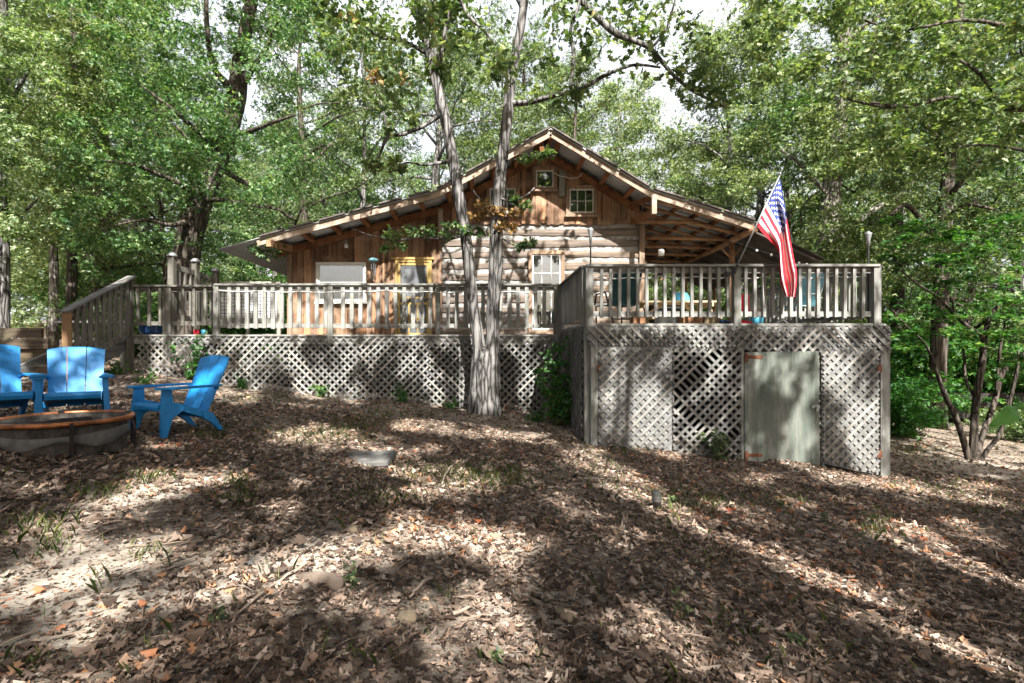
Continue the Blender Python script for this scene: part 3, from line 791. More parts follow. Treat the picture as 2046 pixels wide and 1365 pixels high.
# dog-eared bottom board of the right lattice door
for d, pts in ((d1, [(3.06,-.42),(3.10,-.40)]), (d2, [(5.45,-.92),(5.49,-.90)])):
    mb = MB(); x, z = pts[0]; mb.box(x-.07, x+.06, YU-.105, YU-.095, z-.03, z+.02); mb.box(x-.01, x+.03, YU-.125, YU-.106, z-.08, z-.0); mb.build('latch', M['steel'], d)
for zz in (-.11, -1.72):
    mb = MB(); mb.box(4.285, 4.58, YU-.094, YU-.087, zz-.025, zz+.025); mb.box(4.29, 4.33, YU-.099, YU-.0945, zz-.10, zz+.07); mb.build('hinge', M['rustpin'], d2)
for zz in (-.30, -1.70):
    mb = MB(); mb.box(1.87, 1.93, YU-.099, YU-.094, zz-.06, zz+.06); mb.build('hinge', M['rustpin'], d1)
    mb = MB(); mb.box(6.46, 6.53, YU-.099, YU-.094, zz-.06, zz+.06); mb.build('hinge', M['rustpin'], d3)
mb = lattice(MB(), 3.135, 4.24, lambda u: G(u, YU-.05)-.02, .05, lambda u, z, d: (u, YU-.045-d, z), pitch=.146, top=-1); dpart(big, mb, 'lattice_panel', M['lattice'])
mb = MB(); mb.box(3.125, 3.15, YU-.03, YU+.02, G(3.1, YU)-.05, .04); mb.box(4.24, 4.28, YU-.07, YU+.02, G(4.25, YU)-.05, .04); mb.box(5.515, 5.55, YU-.03, YU+.02, G(5.5, YU)-.05, .0); dpart(big, mb, 'door_jamb', M['deck_v'])
# left side skirt, lattice seen edge on, and right side skirt
mb = lattice(MB(), YU+.17, 10.95, lambda u: G(X0-.05, u)-.02, ztop, lambda u, z, d: (X0-.045-d, u, z), pitch=.15, top=1); dpart(big, mb, 'lattice_panel', M['lattice'])
mb = lattice(MB(), YU+.17, 12.9, lambda u: G(X1+.1, u)-.02, ztop, lambda u, z, d: (X1+.18+d, u, z), pitch=.15, top=1); dpart(big, mb, 'lattice_panel', M['lattice'])
mb = MB()
for y in np.arange(YU+.4, 11, .42): mb.box(X0, X1, y, y+.04, UZ-.2, UZ-.037)
dpart(big, mb, 'joist', M['deck_h'])
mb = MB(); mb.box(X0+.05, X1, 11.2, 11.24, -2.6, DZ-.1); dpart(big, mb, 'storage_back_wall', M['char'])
for x in (4.0, 8.0):
    for y in (13, 16, 19):
        mb = MB(); mb.box(x-.06, x+.06, y-.06, y+.06, G(x, y)-.1, DZ-.04); dpart(big, mb, 'footing_post', M['deck_v'])
# far porch railing
railing(big, lambda u, z, d: (u, 19.0-d, z), 4.5, 8.1, [4.5, 6.3, 8.1], 1.30, .45, .2, .05, mats=('deck_v','deck_h'), zpost=.3)

# wire mesh fence behind the long railing, left of the house
fe = thing('wire_fence', 'black wire mesh panel fence with pale wooden frame left of the house wall', 'fence', (-6.0, 13.0, FL))
mb = MB()
for a, b in ((-7.0,-6.92),(-6.15,-6.08),(-5.36,-5.27)): mb.box(a, b, 12.97, 13.03, DZ, 1.72)
mb.box(-7.0,-5.27,12.965,13.035,1.72,1.78); mb.box(-6.92,-5.36,12.975,13.025,.62,.84); mb.box(-6.92,-5.36,12.98,13.02,.36,.42); o = mb.build('frame', M['deck_v'], fe); o.location = -Vector(fe.location)
mb = MB()
for a, b in ((-6.92,-6.15),(-6.08,-5.36)):
    for x in np.arange(a, b, .09): mb.box(x, x+.013, 12.998, 13.008, .84, 1.72)
    for z in np.arange(.86, 1.72, .09): mb.box(a, b, 12.994, 13.004, z, z+.013)
o = mb.build('mesh_panel', M['black'], fe); o.location = -Vector(fe.location)
mb = MB(); mb.box(-6.92,-5.36,13.035,13.045,.84,1.72); o = mb.build('backing_cloth', M['curtain'], fe); o.location = -Vector(fe.location)
# ================================================================== YARD FURNITURE
def make_chair(label):
    r = thing('adirondack_chair', label, 'chair', group='blue Adirondack chairs round the fire pit')
    # seat: curved slab with a rounded front lip
    prof = [(-.385,.30),(-.40,.345),(-.385,.375),(-.33,.385),(-.2,.365),(.0,.305),(.2,.245),(.30,.225),(.30,.195),(.18,.215),(-.02,.275),(-.2,.335),(-.33,.352),(-.365,.345),(-.37,.30)]
    n = len(prof)
    mb = MB(); mb.prism(prof, 'x', -.265, .265); mb.build('seat', M['blue'], r, bevel=.006)
    # three back slats, leaning, top edge arched across them
    for k, x0 in enumerate((-1, 0, 1)):
        mb = MB(); nn = 5
        ring = []
        for j in range(9):
            t = j/8
            half = .272+.038*t
            a = (x0-.5)*2/3*half+.005; b = (x0+.5)*2/3*half-.005
            for i in range(nn):
                x = a+(b-a)*i/(nn-1)
                L = .80+(.035-.12*(x/.31)**2*.35 if j == 8 else 0)
                if j < 8: s_ = t*.80
                else: s_ = L
                y = .215+s_*math.sin(.43)+.03*(1-(x/.31)**2)*math.sin(PI*t)*.6; z = .17+s_*math.cos(.43)
                ring.append((x, y, z))
        m = len(ring); mb.v = ring+[(x, y+.026, z+.010) for x, y, z in ring]
        for j in range(8):
            for i in range(nn-1):
                q = j*nn+i
                mb.f += [(q, q+1, q+nn+1, q+nn), (q+m, q+nn+m, q+nn+1+m, q+1+m)]
        for i in range(nn-1):
            mb.f.append((i, i+m, i+1+m, i+1)); q = 8*nn+i; mb.f.append((q, q+1, q+1+m, q+m))
        for j in range(8):
            q = j*nn; mb.f.append((q, q+nn, q+nn+m, q+m)); q += nn-1; mb.f.append((q, q+m, q+nn+m, q+nn))
        mb.build('back_slat', M['blue'], r)
    for sx in (-1, 1):
        # armrest
        mb = MB(); o = [(-.42,.245),(-.42,.375),(-.38,.40),(-.1,.392),(.2,.36),(.44,.335),(.46,.30),(.44,.285),(.1,.285),(-.25,.262)]
        vs = [(sx*b, a) for a, b in o]
        mb.prism(vs, 'z', .548, .575); mb.build('armrest', M['blue'], r, bevel=.006)
        # front leg: broad panel from the arm, tapering to the foot
        mb = MB()
        lo = [(-.40,.0),(-.33,.0),(-.25,.22),(-.10,.30),(-.12,.37),(-.24,.40),(-.25,.547),(-.36,.547),(-.385,.30)]
        vs = [(sx*(.275+.03*(1-z/.55)), y, z) for y, z in lo]+[(sx*(.335+.03*(1-z/.55)), y, z) for y, z in lo]; k = len(lo)
        mb.add(vs, [tuple(range(k)), tuple(reversed(range(k, 2*k)))]+[(i, i+k, (i+1) % k+k, (i+1) % k) for i in range(k)])
        mb.build('leg', M['blue'], r, bevel=.008)
        # side rail and rear leg
        mb = MB(); mb.prism([(-.12,.365),(.30,.235),(.32,.15),(.26,.16),(-.10,.285)], 'x', sx*.268 if sx > 0 else -.296, .296 if sx > 0 else -.268); mb.build('side_rail', M['blue'], r)
        mb = MB()
        lo = [(.16,.235),(.30,.232),(.36,.16),(.47,.0),(.41,.0),(.30,.10),(.19,.165)]
        vs = [(sx*.272, y, z) for y, z in lo]+[(sx*.318, y, z) for y, z in lo]; k = len(lo)
        mb.add(vs, [tuple(range(k)), tuple(reversed(range(k, 2*k)))]+[(i, i+k, (i+1) % k+k, (i+1) % k) for i in range(k)])
        mb.build('leg', M['blue'], r, bevel=.006)
        mb = MB(); mb.bar((sx*.30, .36, .56), (sx*.27, .40, .52), .05, .03); mb.build('arm_bracket', M['blue'], r)
    return r
ch = make_chair('blue resin Adirondack chair facing the camera just behind the fire pit')
ch2 = copy_tree(ch); ch2['label'] = 'blue Adirondack chair turned sideways, standing alone right of the fire pit'
ch3 = copy_tree(ch); ch3['label'] = 'blue Adirondack chair cut off by the photo\'s left edge beside the fire pit'
def place(o, x, y, rz, dz=0.0): o.location = (x, y, G(x, y)+dz); o.rotation_euler.z = rz
place(ch, -5.16, 6.32, math.radians(37))
place(ch2, -3.76, 6.12, math.radians(-30))
place(ch3, -5.66, 5.80, math.radians(52))
ch2.scale = (1, .88, 1)

pit = thing('fire_pit', 'round fire pit with copper coloured ring on short legs by the blue chairs', 'fire pit', (-3.70, 4.43, G(-3.7, 4.43)-.005))
pit.scale = (.85, .85, 1.04)
PR = .575; PZ = .235
def ring(R, z, r, n=56, m=10):
    mb = MB()
    for i in range(n):
        a = 2*PI*i/n
        for k in range(m):
            b = 2*PI*k/m; q = R+r*math.cos(b); mb.v.append((q*math.cos(a), q*math.sin(a), z+r*math.sin(b)))
    for i in range(n):
        for k in range(m):
            mb.f.append((i*m+k, ((i+1) % n)*m+k, ((i+1) % n)*m+(k+1) % m, i*m+(k+1) % m))
    return mb
ring(PR, PZ, .021).build('rim_ring', M['copper'], pit, smooth=True)
mb = MB(); mb.lathe([(.535,.215),(.545,.235),(.525,.24),(.50,.20),(.47,.12),(.36,.07),(0,.06)], n=48); mb.build('fire_bowl', M['sooty'], pit, smooth=True)
mb = MB(); n = 48
for i in range(n):
    a = 2*PI*i/n
    for r_, z in ((.525,.205),(.53,.12+.02*math.sin(3*a)),(.525,.10),(.535+.012*math.sin(7*a),-.08)): mb.v.append((r_*math.cos(a), r_*math.sin(a), z))
for i in range(n):
    for j in range(3): mb.f.append((i*4+j, ((i+1) % n)*4+j, ((i+1) % n)*4+j+1, i*4+j+1))
mb.build('drum_wall', M['sooty'], pit, smooth=True)
mb = MB(); n = 48
for i in range(n):
    a = 2*PI*i/n
    for r_, z in ((.532,.150+.018*math.sin(2*a+1)),(.545,.145+.018*math.sin(2*a+1)),(.547,.07+.03*math.sin(5*a)),(.532,.06+.03*math.sin(5*a))): mb.v.append((r_*math.cos(a), r_*math.sin(a), z))
for i in range(n):
    for j in range(3): mb.f.append((i*4+j, ((i+1) % n)*4+j, ((i+1) % n)*4+j+1, i*4+j+1))
mb.build('concrete_band', M['concrete'], pit, smooth=True)
mb = MB()
for i in range(26):
    for j in range(9):
        a = 2*PI*i/26; q = .42*j/8
        mb.v.append((q*math.cos(a), q*math.sin(a), .12+.05*(1-j/8)+random.uniform(-.012,.02)))
for i in range(26):
    for j in range(8): mb.f.append((i*9+j, ((i+1) % 26)*9+j, ((i+1) % 26)*9+j+1, i*9+j+1))
mb.build('ash_bed', M['ash'], pit)
for k in range(4):
    a = -.80+k*PI/2
    c, s_ = math.cos(a), math.sin(a); t_ = Vector((-s_, c, 0))*.022
    mb = MB()
    for q, z0, z1, w in ((PR-.03, PZ+.012, PZ+.03, .05), (PR+.012, -.06, PZ+.012, .03)):
        p = Vector((q*c, q*s_, 0)); mb.bar(p+Vector((0,0,z0)), p+Vector((0,0,z1)), w, .055 if z0 > .2 else .05, up=(c, s_, 0))
    mb.build('leg', M['char'], pit)
for i, (x, y, a, l) in enumerate(((-.05,.02,.4,.42),(.12,-.05,2.2,.36),(.05,.12,1.2,.3))):
    d = Vector((math.cos(a), math.sin(a), .06))*l/2; c = Vector((x, y, .20))
    mb = MB(); mb.tube([c-d, c, c+d], [.035,.04,.033], 8, .12)
    o = mb.build('charred_log', M['char']); o.location = pit.location
    tag(o, ['short charred log lying across the ash in the fire pit, nearest the back', 'blackened log end in the fire pit leaning toward the front rim', 'small burnt stick lying along the fire pit ash'][i], 'log', 'charred logs in the fire pit')

# ================================================================== FLAG
SF = .0083
def FP(zx, zy, d=0.0):  # zoom crop coords -> world near the front railing
    px = zx/2.923+1080; py = zy/2.923+240
    return P(px, py, 8.02+d)
pole = thing('flag', 'United States flag hanging from a slanted pole on the front railing', 'flag', tuple(FP(1140, 860)))
fo = Vector(pole.location)
mb = MB(); a, b = FP(1125, 900, .12), FP(1398, 322, -.02)
mb.tube([a, a.lerp(b,.5), b], .013, 8); mb.lathe([(0,.045),(.02,.03),(.022,.01),(.013,0)], tuple(b), 8); o = mb.build('flag_pole', M['steel'], pole, smooth=True); o.location = -fo
mb = MB(); mb.tube([FP(1128, 900,.1), FP(1150, 848,.07)], .026, 8); mb.box(FP(1110,900).x, FP(1145,900).x, 8.13, 8.245, FP(0,900).z, FP(0,880).z); o = mb.build('pole_bracket', M['black'], pole); o.location = -fo
E0 = [(0,1396,334),(.15,1412,405),(.3,1432,510),(.5,1455,640),(.7,1482,790),(.88,1508,905),(1,1484,1056)]
E1 = [(0,1260,612),(.15,1312,680),(.30,1390,765),(.5,1393,870),(.7,1397,955),(.85,1405,985),(1,1432,1034)]
def lerp_tab(tab, v):
    for (v0, x0, y0), (v1, x1, y1) in zip(tab, tab[1:]):
        if v <= v1+1e-9:
            t = (v-v0)/(v1-v0); return x0+(x1-x0)*t, y0+(y1-y0)*t
    return tab[-1][1:]
def sm(tab, v):
    h = .05; pts = [lerp_tab(tab, min(1, max(0, v+o))) for o in (-h, 0, h)]
    return (sum(p[0] for p in pts)/3, sum(p[1] for p in pts)/3)
def FS(u, v):
    a, b = sm(E0, v), sm(E1, v)
    w = min(1, v/.4)
    # fold bunching: positions across u are uneven further down
    uu = u+.055*max(0,(w-.25)/.75)*math.sin(2*PI*u*1.5+1.2)+.03*w*math.sin(2*PI*3*u)
    x = a[0]+(b[0]-a[0])*uu; y = a[1]+(b[1]-a[1])*uu
    amp = .045*w
    d = -.02+amp*math.cos(2*PI*1.5*u+1.2+.25)+.03*w*math.sin(2*PI*3.3*u+2*v)
    return FP(x, y, d)
NU, NV = 78, 120
mats_f = [plain('flag_red', (.70,.028,.045), .75, .2, var=.06), plain('flag_white', (.78,.77,.76), .75, .2, var=.04), plain('flag_blue', (.032,.05,.20), .75, .2, var=.06)]
me = bpy.data.meshes.new('flag_cloth'); vs = []; fs = []; mi = []
for j in range(NV+1):
    for i in range(NU+1): vs.append(FS(i/NU, j/NV))
for j in range(NV):
    for i in range(NU):
        q = j*(NU+1)+i; fs.append((q, q+1, q+NU+2, q+NU+1))
        st_ = int((i+.5)/NU*13)
        mi.append(2 if (st_ < 7 and (j+.5)/NV < .385) else (0 if st_ % 2 == 0 else 1))
# stars on both sides
cu, cv = 7/13, .385
for row in range(9):
    for c in range(6 if row % 2 == 0 else 5):
        u0 = cu*(row+1)/10; v0 = cv*((2*c+1 if row % 2 == 0 else 2*c+2)/12)
        for side in (-1, 1):
            base = len(vs); poly = []
            e = .004
            pu = (FS(u0+e, v0)-FS(u0-e, v0)); pv = (FS(u0, v0+e)-FS(u0, v0-e)); nn = pu.cross(pv).normalized()*(.0025*side)
            for k in range(10):
                r_ = .031 if k % 2 == 0 else .0125
                an = PI/2*0+2*PI*k/10
                poly.append(FS(u0-r_*math.cos(an), v0+r_*.62*math.sin(an))+nn)
            c0 = FS(u0, v0)+nn; vs.append(c0); vs += poly
            for k in range(10): fs.append((base, base+1+k, base+1+(k+1) % 10)); mi.append(1)
me.from_pydata([tuple(v) for v in vs], [], fs)
for m in mats_f: me.materials.append(m)
me.polygons.foreach_set('material_index', mi); me.polygons.foreach_set('use_smooth', [True]*len(fs)); me.update()
o = bpy.data.objects.new('flag_cloth', me); COL.objects.link(o); o.parent = pole; o.location = -fo

# ================================================================== TORCHES, LAMPS
for px, py0, py1, lab in ((1180, 532, 458, 'grey metal garden torch on the left corner post of the raised deck'), (1735, 532, 466, 'grey metal garden torch at the right end of the raised deck railing')):
    p = P(px, py0, 8.42); zt = P(px, py1, 8.42).z
    t = thing('garden_torch', lab, 'torch', (p.x, p.y, .5), group='garden torches on the deck railing')
    mb = MB(); mb.tube([(0,0,-.05), (0,0,zt-.5-.2)], .014, 8); mb.build('pole', M['black'], t)
    mb = MB(); mb.lathe([(0,-.23),(.022,-.22),(.03,-.1),(.052,-.02),(.052,.0),(.03,.003),(.02,.03),(0,.03)], (0,0,zt-.5), 14); mb.build('torch_head', M['steel'], t, smooth=True)
la = thing('hanging_lantern', 'white glass lantern hanging under the porch roof beside the log wall', 'lantern', tuple(P(1321, 505, 13.2)))
mb = MB(); mb.lathe([(0,-.09),(.075,-.08),(.08,.05),(.06,.08),(0,.085)], n=12); mb.build('globe', M['white'], la, smooth=True)
mb = MB(); mb.lathe([(0,.086),(.05,.086),(.03,.11),(0,.115)], n=10); mb.tube([(0,0,.11),(0,0,.34)], .005, 5); mb.build('hanger', M['black'], la)
wl_ = thing('wall_light', 'small white outdoor light on the brown side wall', 'light', tuple(P(692, 489, YF-.05)))
mb = MB(); mb.lathe([(0,-.09),(.05,-.085),(.055,0),(.03,.03),(0,.03)], n=12); mb.build('shade', M['white'], wl_, smooth=True)
mb = MB(); mb.lathe([(0,.031),(.05,.031),(.05,.05),(0,.05)], n=10); mb.box(-.03,.03,-.02,.04,.05,.12); mb.build('mount', M['steel'], wl_)
# string of bulbs under the porch extension and rope light along the raised railing
sl = thing('string_lights', 'string of small white bulbs under the dark porch eave behind the flag', 'string lights', tuple(P(1500, 492, 12.6)))
so = Vector(sl.location)
pts = [P(1462, 481, 12.6), P(1512, 499, 12.6), P(1541, 508, 12.6), P(1570, 517, 12.6), P(1596, 524, 12.6), P(1612, 527, 12.6)]
mb = MB(); mb.tube(pts, .006, 5); o = mb.build('cable', M['black'], sl); o.location = -so
for p in pts[1:]:
    mb = MB(); mb.lathe([(0,-.055),(.025,-.045),(.03,-.02),(.012,.01),(0,.012)], tuple(p), 10); o = mb.build('bulb', M['white'], sl, smooth=True); o.location = -so
def rope(name, label, pts, sag, r=.010, nseg=8, mat='white'):
    mb = MB(); allp = []
    for a, b in zip(pts, pts[1:]):
        for k in range(nseg):
            t = k/nseg; p = Vector(a).lerp(Vector(b), t); p.z -= sag*4*t*(1-t); allp.append(p)
    allp.append(Vector(pts[-1])); mb.tube(allp, r, 6); o = mb.build(name, M[mat], smooth=True); return tag(o, label, 'rope light')
rope('rope_light', 'white rope light sagging behind the raised deck railing', [(x, YU+.055, 1.235+random.uniform(-.02,.02)) for x in np.linspace(1.85, 6.4, 9)], .03)
rope('rope_light', 'white rope light running along the long deck railing', [(x, YD-.048, 1.30+random.uniform(-.015,.015)) for x in np.linspace(-5.8, 1.5, 9)], .025, r=.008)
# gable wire
rope('cable', 'pale loose cable drooping on the gable wall beside the small top window', [P(1108,345,YF-.12), P(1128,352,YF-.12), P(1150,355,YF-.12), P(1163,346,YF-.12)], .04, r=.010)['category'] = 'cable'

# ================================================================== THINGS ON THE DECKS
def sling_chair(label, x, y, rz, fabric, frame=M['black'], z=UZ, back_h=.70):
    r = thing('patio_chair', label, 'chair', (x, y, z), rz, 'patio chairs on the raised deck')
    for sx in (-1, 1):
        mb = MB(); q = sx*.27
        mb.tube([(q,-.28,.0),(q,-.30,.40),(q,.16,.38),(q,.42,.40+back_h)], .016, 7)
        mb.tube([(q*1.08,.42,.0),(q*1.08,.10,.62),(q*1.08,-.24,.62),(q*1.08,-.31,.42)], .016, 7)
        mb.build('side_frame', frame, r, smooth=True)
    mb = MB(); mb.tube([(-.27,.42,.40+back_h),(.27,.42,.40+back_h)], .014, 7); mb.build('top_bar', frame, r)
    mb = MB(); mb.tube([(-.29,.34,.12),(.29,.34,.12)], .012, 6); mb.build('cross_bar', frame, r)
    mb = MB(); n = 8
    for i in range(n+1):
        t = i/n
        for x_ in (-.255, 0, .255): mb.v.append((x_, .17+.245*t, .39+.70*back_h/.7*t-.0+(.02 if x_ == 0 else 0)*math.sin(PI*t)))
    for i in range(n):
        for k in range(2): mb.f.append((i*3+k, i*3+k+1, i*3+k+4, i*3+k+3))
    mb.build('back_sling', fabric, r, solid=.008)
    mb = MB(); mb.add([(-.255,-.29,.405),(.255,-.29,.405),(.255,.16,.385),(-.255,.16,.385)], [(0,1,2,3)]); mb.build('seat_sling', fabric, r, solid=.008)
    return r
sling_chair('dark teal sling patio chair behind the raised railing, left corner', P(1228,0,9.5).x, 9.35, math.radians(195), M['teal'], back_h=.60)
sling_chair('pale aqua high backed sling chair at the right end of the raised deck', P(1600,0,9.6).x, 9.7, math.radians(-78), M['aqua'], frame=M['steel'], back_h=.66)
# picnic table
tb = thing('picnic_table', 'pale wooden picnic table on the raised deck behind the railing', 'table', (4.30, 11.4, DZ))
for k in range(5):
    mb = MB(); mb.box(-.95,.95,-.36+k*.145,-.36+k*.145+.137,.72,.755); mb.build('top_board', M['table'], tb)
for y in (-.72,.55):
    mb = MB(); mb.box(-.95,.95,y,y+.24,.42,.455); mb.build('bench', M['table'], tb)
for x in (-.72,.72):
    for sg in (-1, 1):
        mb = MB(); mb.bar((x,sg*.22,.719),(x,sg*.62,.0),.09,.04,up=(1,0,0)); mb.build('leg', M['table'], tb)
    mb = MB(); mb.box(x+.025,x+.065,-.74,.76,.33,.419); mb.box(x+.025,x+.065,-.36,.36,.63,.719); mb.bar((x+.045,.0,.36),(x*.35,.0,.70),.04,.08); mb.build('brace', M['table'], tb)
hp = thing('plastic_tub', 'light blue plastic tub turned upside down on the picnic table', 'tub', (P(1360,0,11.3).x, 11.3, DZ+.755))
mb = MB(); mb.lathe([(.20,0),(.215,.015),(.20,.03),(.18,.12),(.12,.20),(0,.22)], n=20); mb.build('body', M['cyan'], hp, smooth=True)
mb = MB(); mb.lathe([(.217,.004),(.226,.012),(.217,.02)], n=20); mb.build('rim', M['cyan'], hp, smooth=True)
gr = thing('storage_box', 'dark grey boxy appliance standing under the porch roof by the wall', 'appliance', (5.35, 14.6, DZ))
mb = MB(); mb.box(-.45,.45,-.3,.3,.08,1.0); mb.build('body', M['black'], gr, bevel=.02)
mb = MB(); mb.box(-.47,.47,-.32,.32,1.001,1.08); mb.build('lid', M['steel'], gr, bevel=.02)
for x in (-.38,.38):
    mb = MB(); mb.box(x-.04,x+.04,-.25,.25,0,.079); mb.build('foot', M['black'], gr)
mb = MB(); mb.box(-.3,.3,-.34,-.32,.86,.90); mb.build('handle', M['steel'], gr)
# red folding chair, blue cooler, and clutter on the boards
rc = thing('folding_chair', 'red folding camp chair behind the railing beside the flag pole bracket', 'chair', (P(1490,0,9.2).x, 9.2, UZ), math.radians(10))
mb = MB(); mb.box(-.15,.15,.10,.115,.28,.60); mb.build('backrest', M['red'], rc)
mb = MB(); mb.box(-.16,.16,-.22,.10,.26,.275); mb.build('seat', M['red'], rc)
for sx in (-1, 1):
    mb = MB(); mb.tube([(sx*.165,.11,.62),(sx*.165,.11,.26),(sx*.165,-.2,0)], .010, 6); mb.build('leg', M['steel'], rc); mb = MB(); mb.tube([(sx*.165,-.22,.27),(sx*.165,.16,0)], .010, 6); mb.build('leg', M['steel'], rc)
rc2 = thing('folding_chair', 'red folding camp chair partly behind the hanging flag', 'chair', (P(1556,0,9.6).x, 9.6, UZ), math.radians(70))
for c in kids(rc): copy_tree(c, rc2)
for o_ in (rc, rc2): o_['group'] = 'red folding chairs on the raised deck'
bl = thing('bucket', 'blue bucket on the raised deck between the red folding chairs', 'bucket', (P(1512,0,9.0).x, 9.0, UZ))
mb = MB(); mb.lathe([(0,0),(.10,0),(.125,.24),(.115,.24),(.095,.02),(0,.02)], n=18); mb.build('body', M['cyan'], bl, smooth=True)
mb = MB(); mb.tube([(.13*math.cos(a), 0, .22+.13*math.sin(a)) for a in np.linspace(0, PI, 9)], .005, 5); mb.build('handle', M['steel'], bl)
for px0, px1, h, y, mt, lab in ((1262,1286,.14,8.9,'brownbox','small brown box on the raised deck floor behind the dark teal chair'),
                                (1360,1398,.13,8.75,'brownbox','flat brown box low on the raised deck in front of the picnic table'),
                                (1402,1434,.12,8.8,'table','open pale wooden crate on the raised deck left of the flag pole post'),
                                (1312,1352,.15,9.0,'steel','grey metal case on the raised deck floor below the table')):
    a, b = P(px0,0,y).x, P(px1,0,y).x
    bx = thing('box', lab, 'box', ((a+b)/2, y, UZ), group='boxes on the raised deck floor'); w = (b-a)/2
    mb = MB(); mb.box(-w,w,-.12,.12,0,h); mb.build('body', M[mt], bx, bevel=.006)
    mb = MB(); mb.box(-w-.004,w+.004,-.124,.124,h+.001,h+.016); mb.build('lid', M[mt], bx, bevel=.003)
def shoe(label, x, y, mat, z=UZ):
    mb = MB(); n = 8
    for i in range(7):
        t = i/6; w = .045*(1-.25*abs(t-.35))*(1 if 0 < i < 6 else .55); h = .09-.045*t if i else .07
        for k in range(n):
            a = 2*PI*k/n; mb.v.append((x-.13+.26*t, y+w*math.cos(a), z+max(0, h*.5+h*.5*math.sin(a))))
    for i in range(6):
        for k in range(n): mb.f.append((i*n+k, i*n+(k+1) % n, (i+1)*n+(k+1) % n, (i+1)*n+k))
    mb.f.append(tuple(range(n))); mb.f.append(tuple(6*n+k for k in range(n)))
    return tag(mb.build('shoe', mat, smooth=True), label, 'shoe')
shoe('red shoe on the raised deck edge just right of the middle railing post', P(1487,0,8.45).x, 8.45, M['red'])
shoe('dark blue shoe on the raised deck edge just left of the middle railing post', P(1454,0,8.5).x, 8.5, M['navy'])
# potted things on the long deck
pl = thing('planter', 'dark blue glazed planter with a green plant behind the landing rail', 'planter', (P(302,0,11.5).x, 11.5, DZ))
mb = MB(); mb.lathe([(0,0),(.19,0),(.24,.10),(.25,.27),(.27,.28),(.27,.31),(.23,.31),(.22,.25),(0,.25)], n=22); mb.build('pot', M['navy'], pl, smooth=True)
n = 220; pos = RNG.normal(size=(n,3))*np.array([.16,.16,.14])+np.array([0,0,.5]); scatter('foliage', pos, RNG.normal(size=(n,3))+np.array([0,-.2,1.]), RNG.uniform(.06,.11,n), OVAL, M['leaf_d'], pl)
for px, mt, lab in ((393,'red','small red cup on the long deck edge left of the white lit post'), (408,'cyan','small light blue cup on the long deck edge beside the red cup')):
    c = thing('cup', lab, 'cup', (P(px,0,11.15).x, 11.15, DZ), group='cups on the deck edge')
    mb = MB(); mb.lathe([(0,0),(.055,0),(.068,.12),(.062,.12),(.05,.01),(0,.01)], n=14); mb.build('body', M[mt], c, smooth=True)
wc = thing('wind_chime', 'pale wind chime hanging on the brown wall between window and door', 'wind chime', tuple(P(746,520,YF-.12)))
mb = MB(); mb.tube([(0,0,.30),(0,0,0)], .004, 5); mb.lathe([(0,-.02),(.06,-.01),(.06,.01),(0,.02)], n=14); mb.build('hanger', M['steel'], wc)
for k in range(5):
    a = 2*PI*k/5; mb = MB(); mb.tube([(.06*math.cos(a),.06*math.sin(a),-.05),(.06*math.cos(a),.06*math.sin(a),-.40-.04*k)], .010, 6); mb.build('chime_tube', M['steel'], wc)
mb = MB(); mb.lathe([(.09,-.04),(.14,0),(.09,.05),(.05,0),(.09,-.04)], n=16); mb.build('wreath_ring', M['aqua'], wc, smooth=True)

# ================================================================== THINGS LYING ON THE GROUND
def at_ground(px, py):
    d = 2.0
    for _ in range(400):
        p = P(px, py, d)
        if p.z < G(p.x, p.y): break
        d += .03
    return P(px, py, d)
p = at_ground(715, 917)
mb = MB(); mb.prism([(-.36,-.2),(.34,-.28),(.40,.16),(-.18,.24)], 'z', -.03, .028); o = mb.build('paving_slab', M['concrete'], bevel=.012); o.location = p; o.rotation_euler = (.05, -.05, .1)
tag(o, 'flat grey paving slab half buried in leaves in the middle of the yard', 'slab')
def rock(px, py, sz, label, mat='stone'):
    p = at_ground(px, py); mb = MB(); n, m = 14, 9; ph = [random.uniform(0, 6) for _ in range(6)]
    for j in range(m):
        th = PI*j/(m-1)
        for i in range(n):
            a = 2*PI*i/n; r_ = 1+.16*math.sin(2*a+ph[0])*math.sin(th)+.10*math.sin(3*a+ph[1])*math.sin(2*th+ph[2])+random.uniform(-.03,.03)
            mb.v.append((sz*r_*math.sin(th)*math.cos(a), sz*.75*r_*math.sin(th)*math.sin(a), sz*.5*r_*math.cos(th)))
    for j in range(m-1):
        for i in range(n): mb.f.append((j*n+i, j*n+(i+1) % n, (j+1)*n+(i+1) % n, (j+1)*n+i))
    o = mb.build('rock', M[mat], smooth=True); o.location = (p.x, p.y, p.z+sz*.28); o.rotation_euler.z = random.uniform(0, 6); return tag(o, label, 'rock', 'rocks in the leaf litter')
rock(1131, 1236, .060, 'rounded tan rock among dark leaves below the middle of the photo')
rock(812, 1240, .055, 'dull brown rock left of the sunlit leaves near the bottom')
rock(705, 1142-80, .05, 'pale rock on the sunlit patch left of the middle of the yard')
rock(1010, 1000, .05, 'small grey rock in the grass before the storage deck', 'concrete')
rock(500, 1130, .03, 'small round pale rock in the sunlit patch below the fire pit', 'concrete')
p = at_ground(1313, 1020)
lg = thing('drain_pipe', 'short grey cylinder standing tilted in the grass before the storage deck', 'pipe', (p.x, p.y, p.z-.02)); lg.rotation_euler = (.25, -.12, 0)
mb = MB(); mb.lathe([(0,0),(.036,0),(.036,.12),(.038,.122),(.038,.135),(.036,.137),(.036,.20),(.028,.21),(0,.21)], n=16); mb.build('body', M['concrete'], lg, smooth=True)
mb = MB(); mb.lathe([(.0365,.15),(.0375,.15),(.0375,.165),(.0365,.165)], n=16); mb.build('band', M['steel'], lg)
p = at_ground(645, 1168)
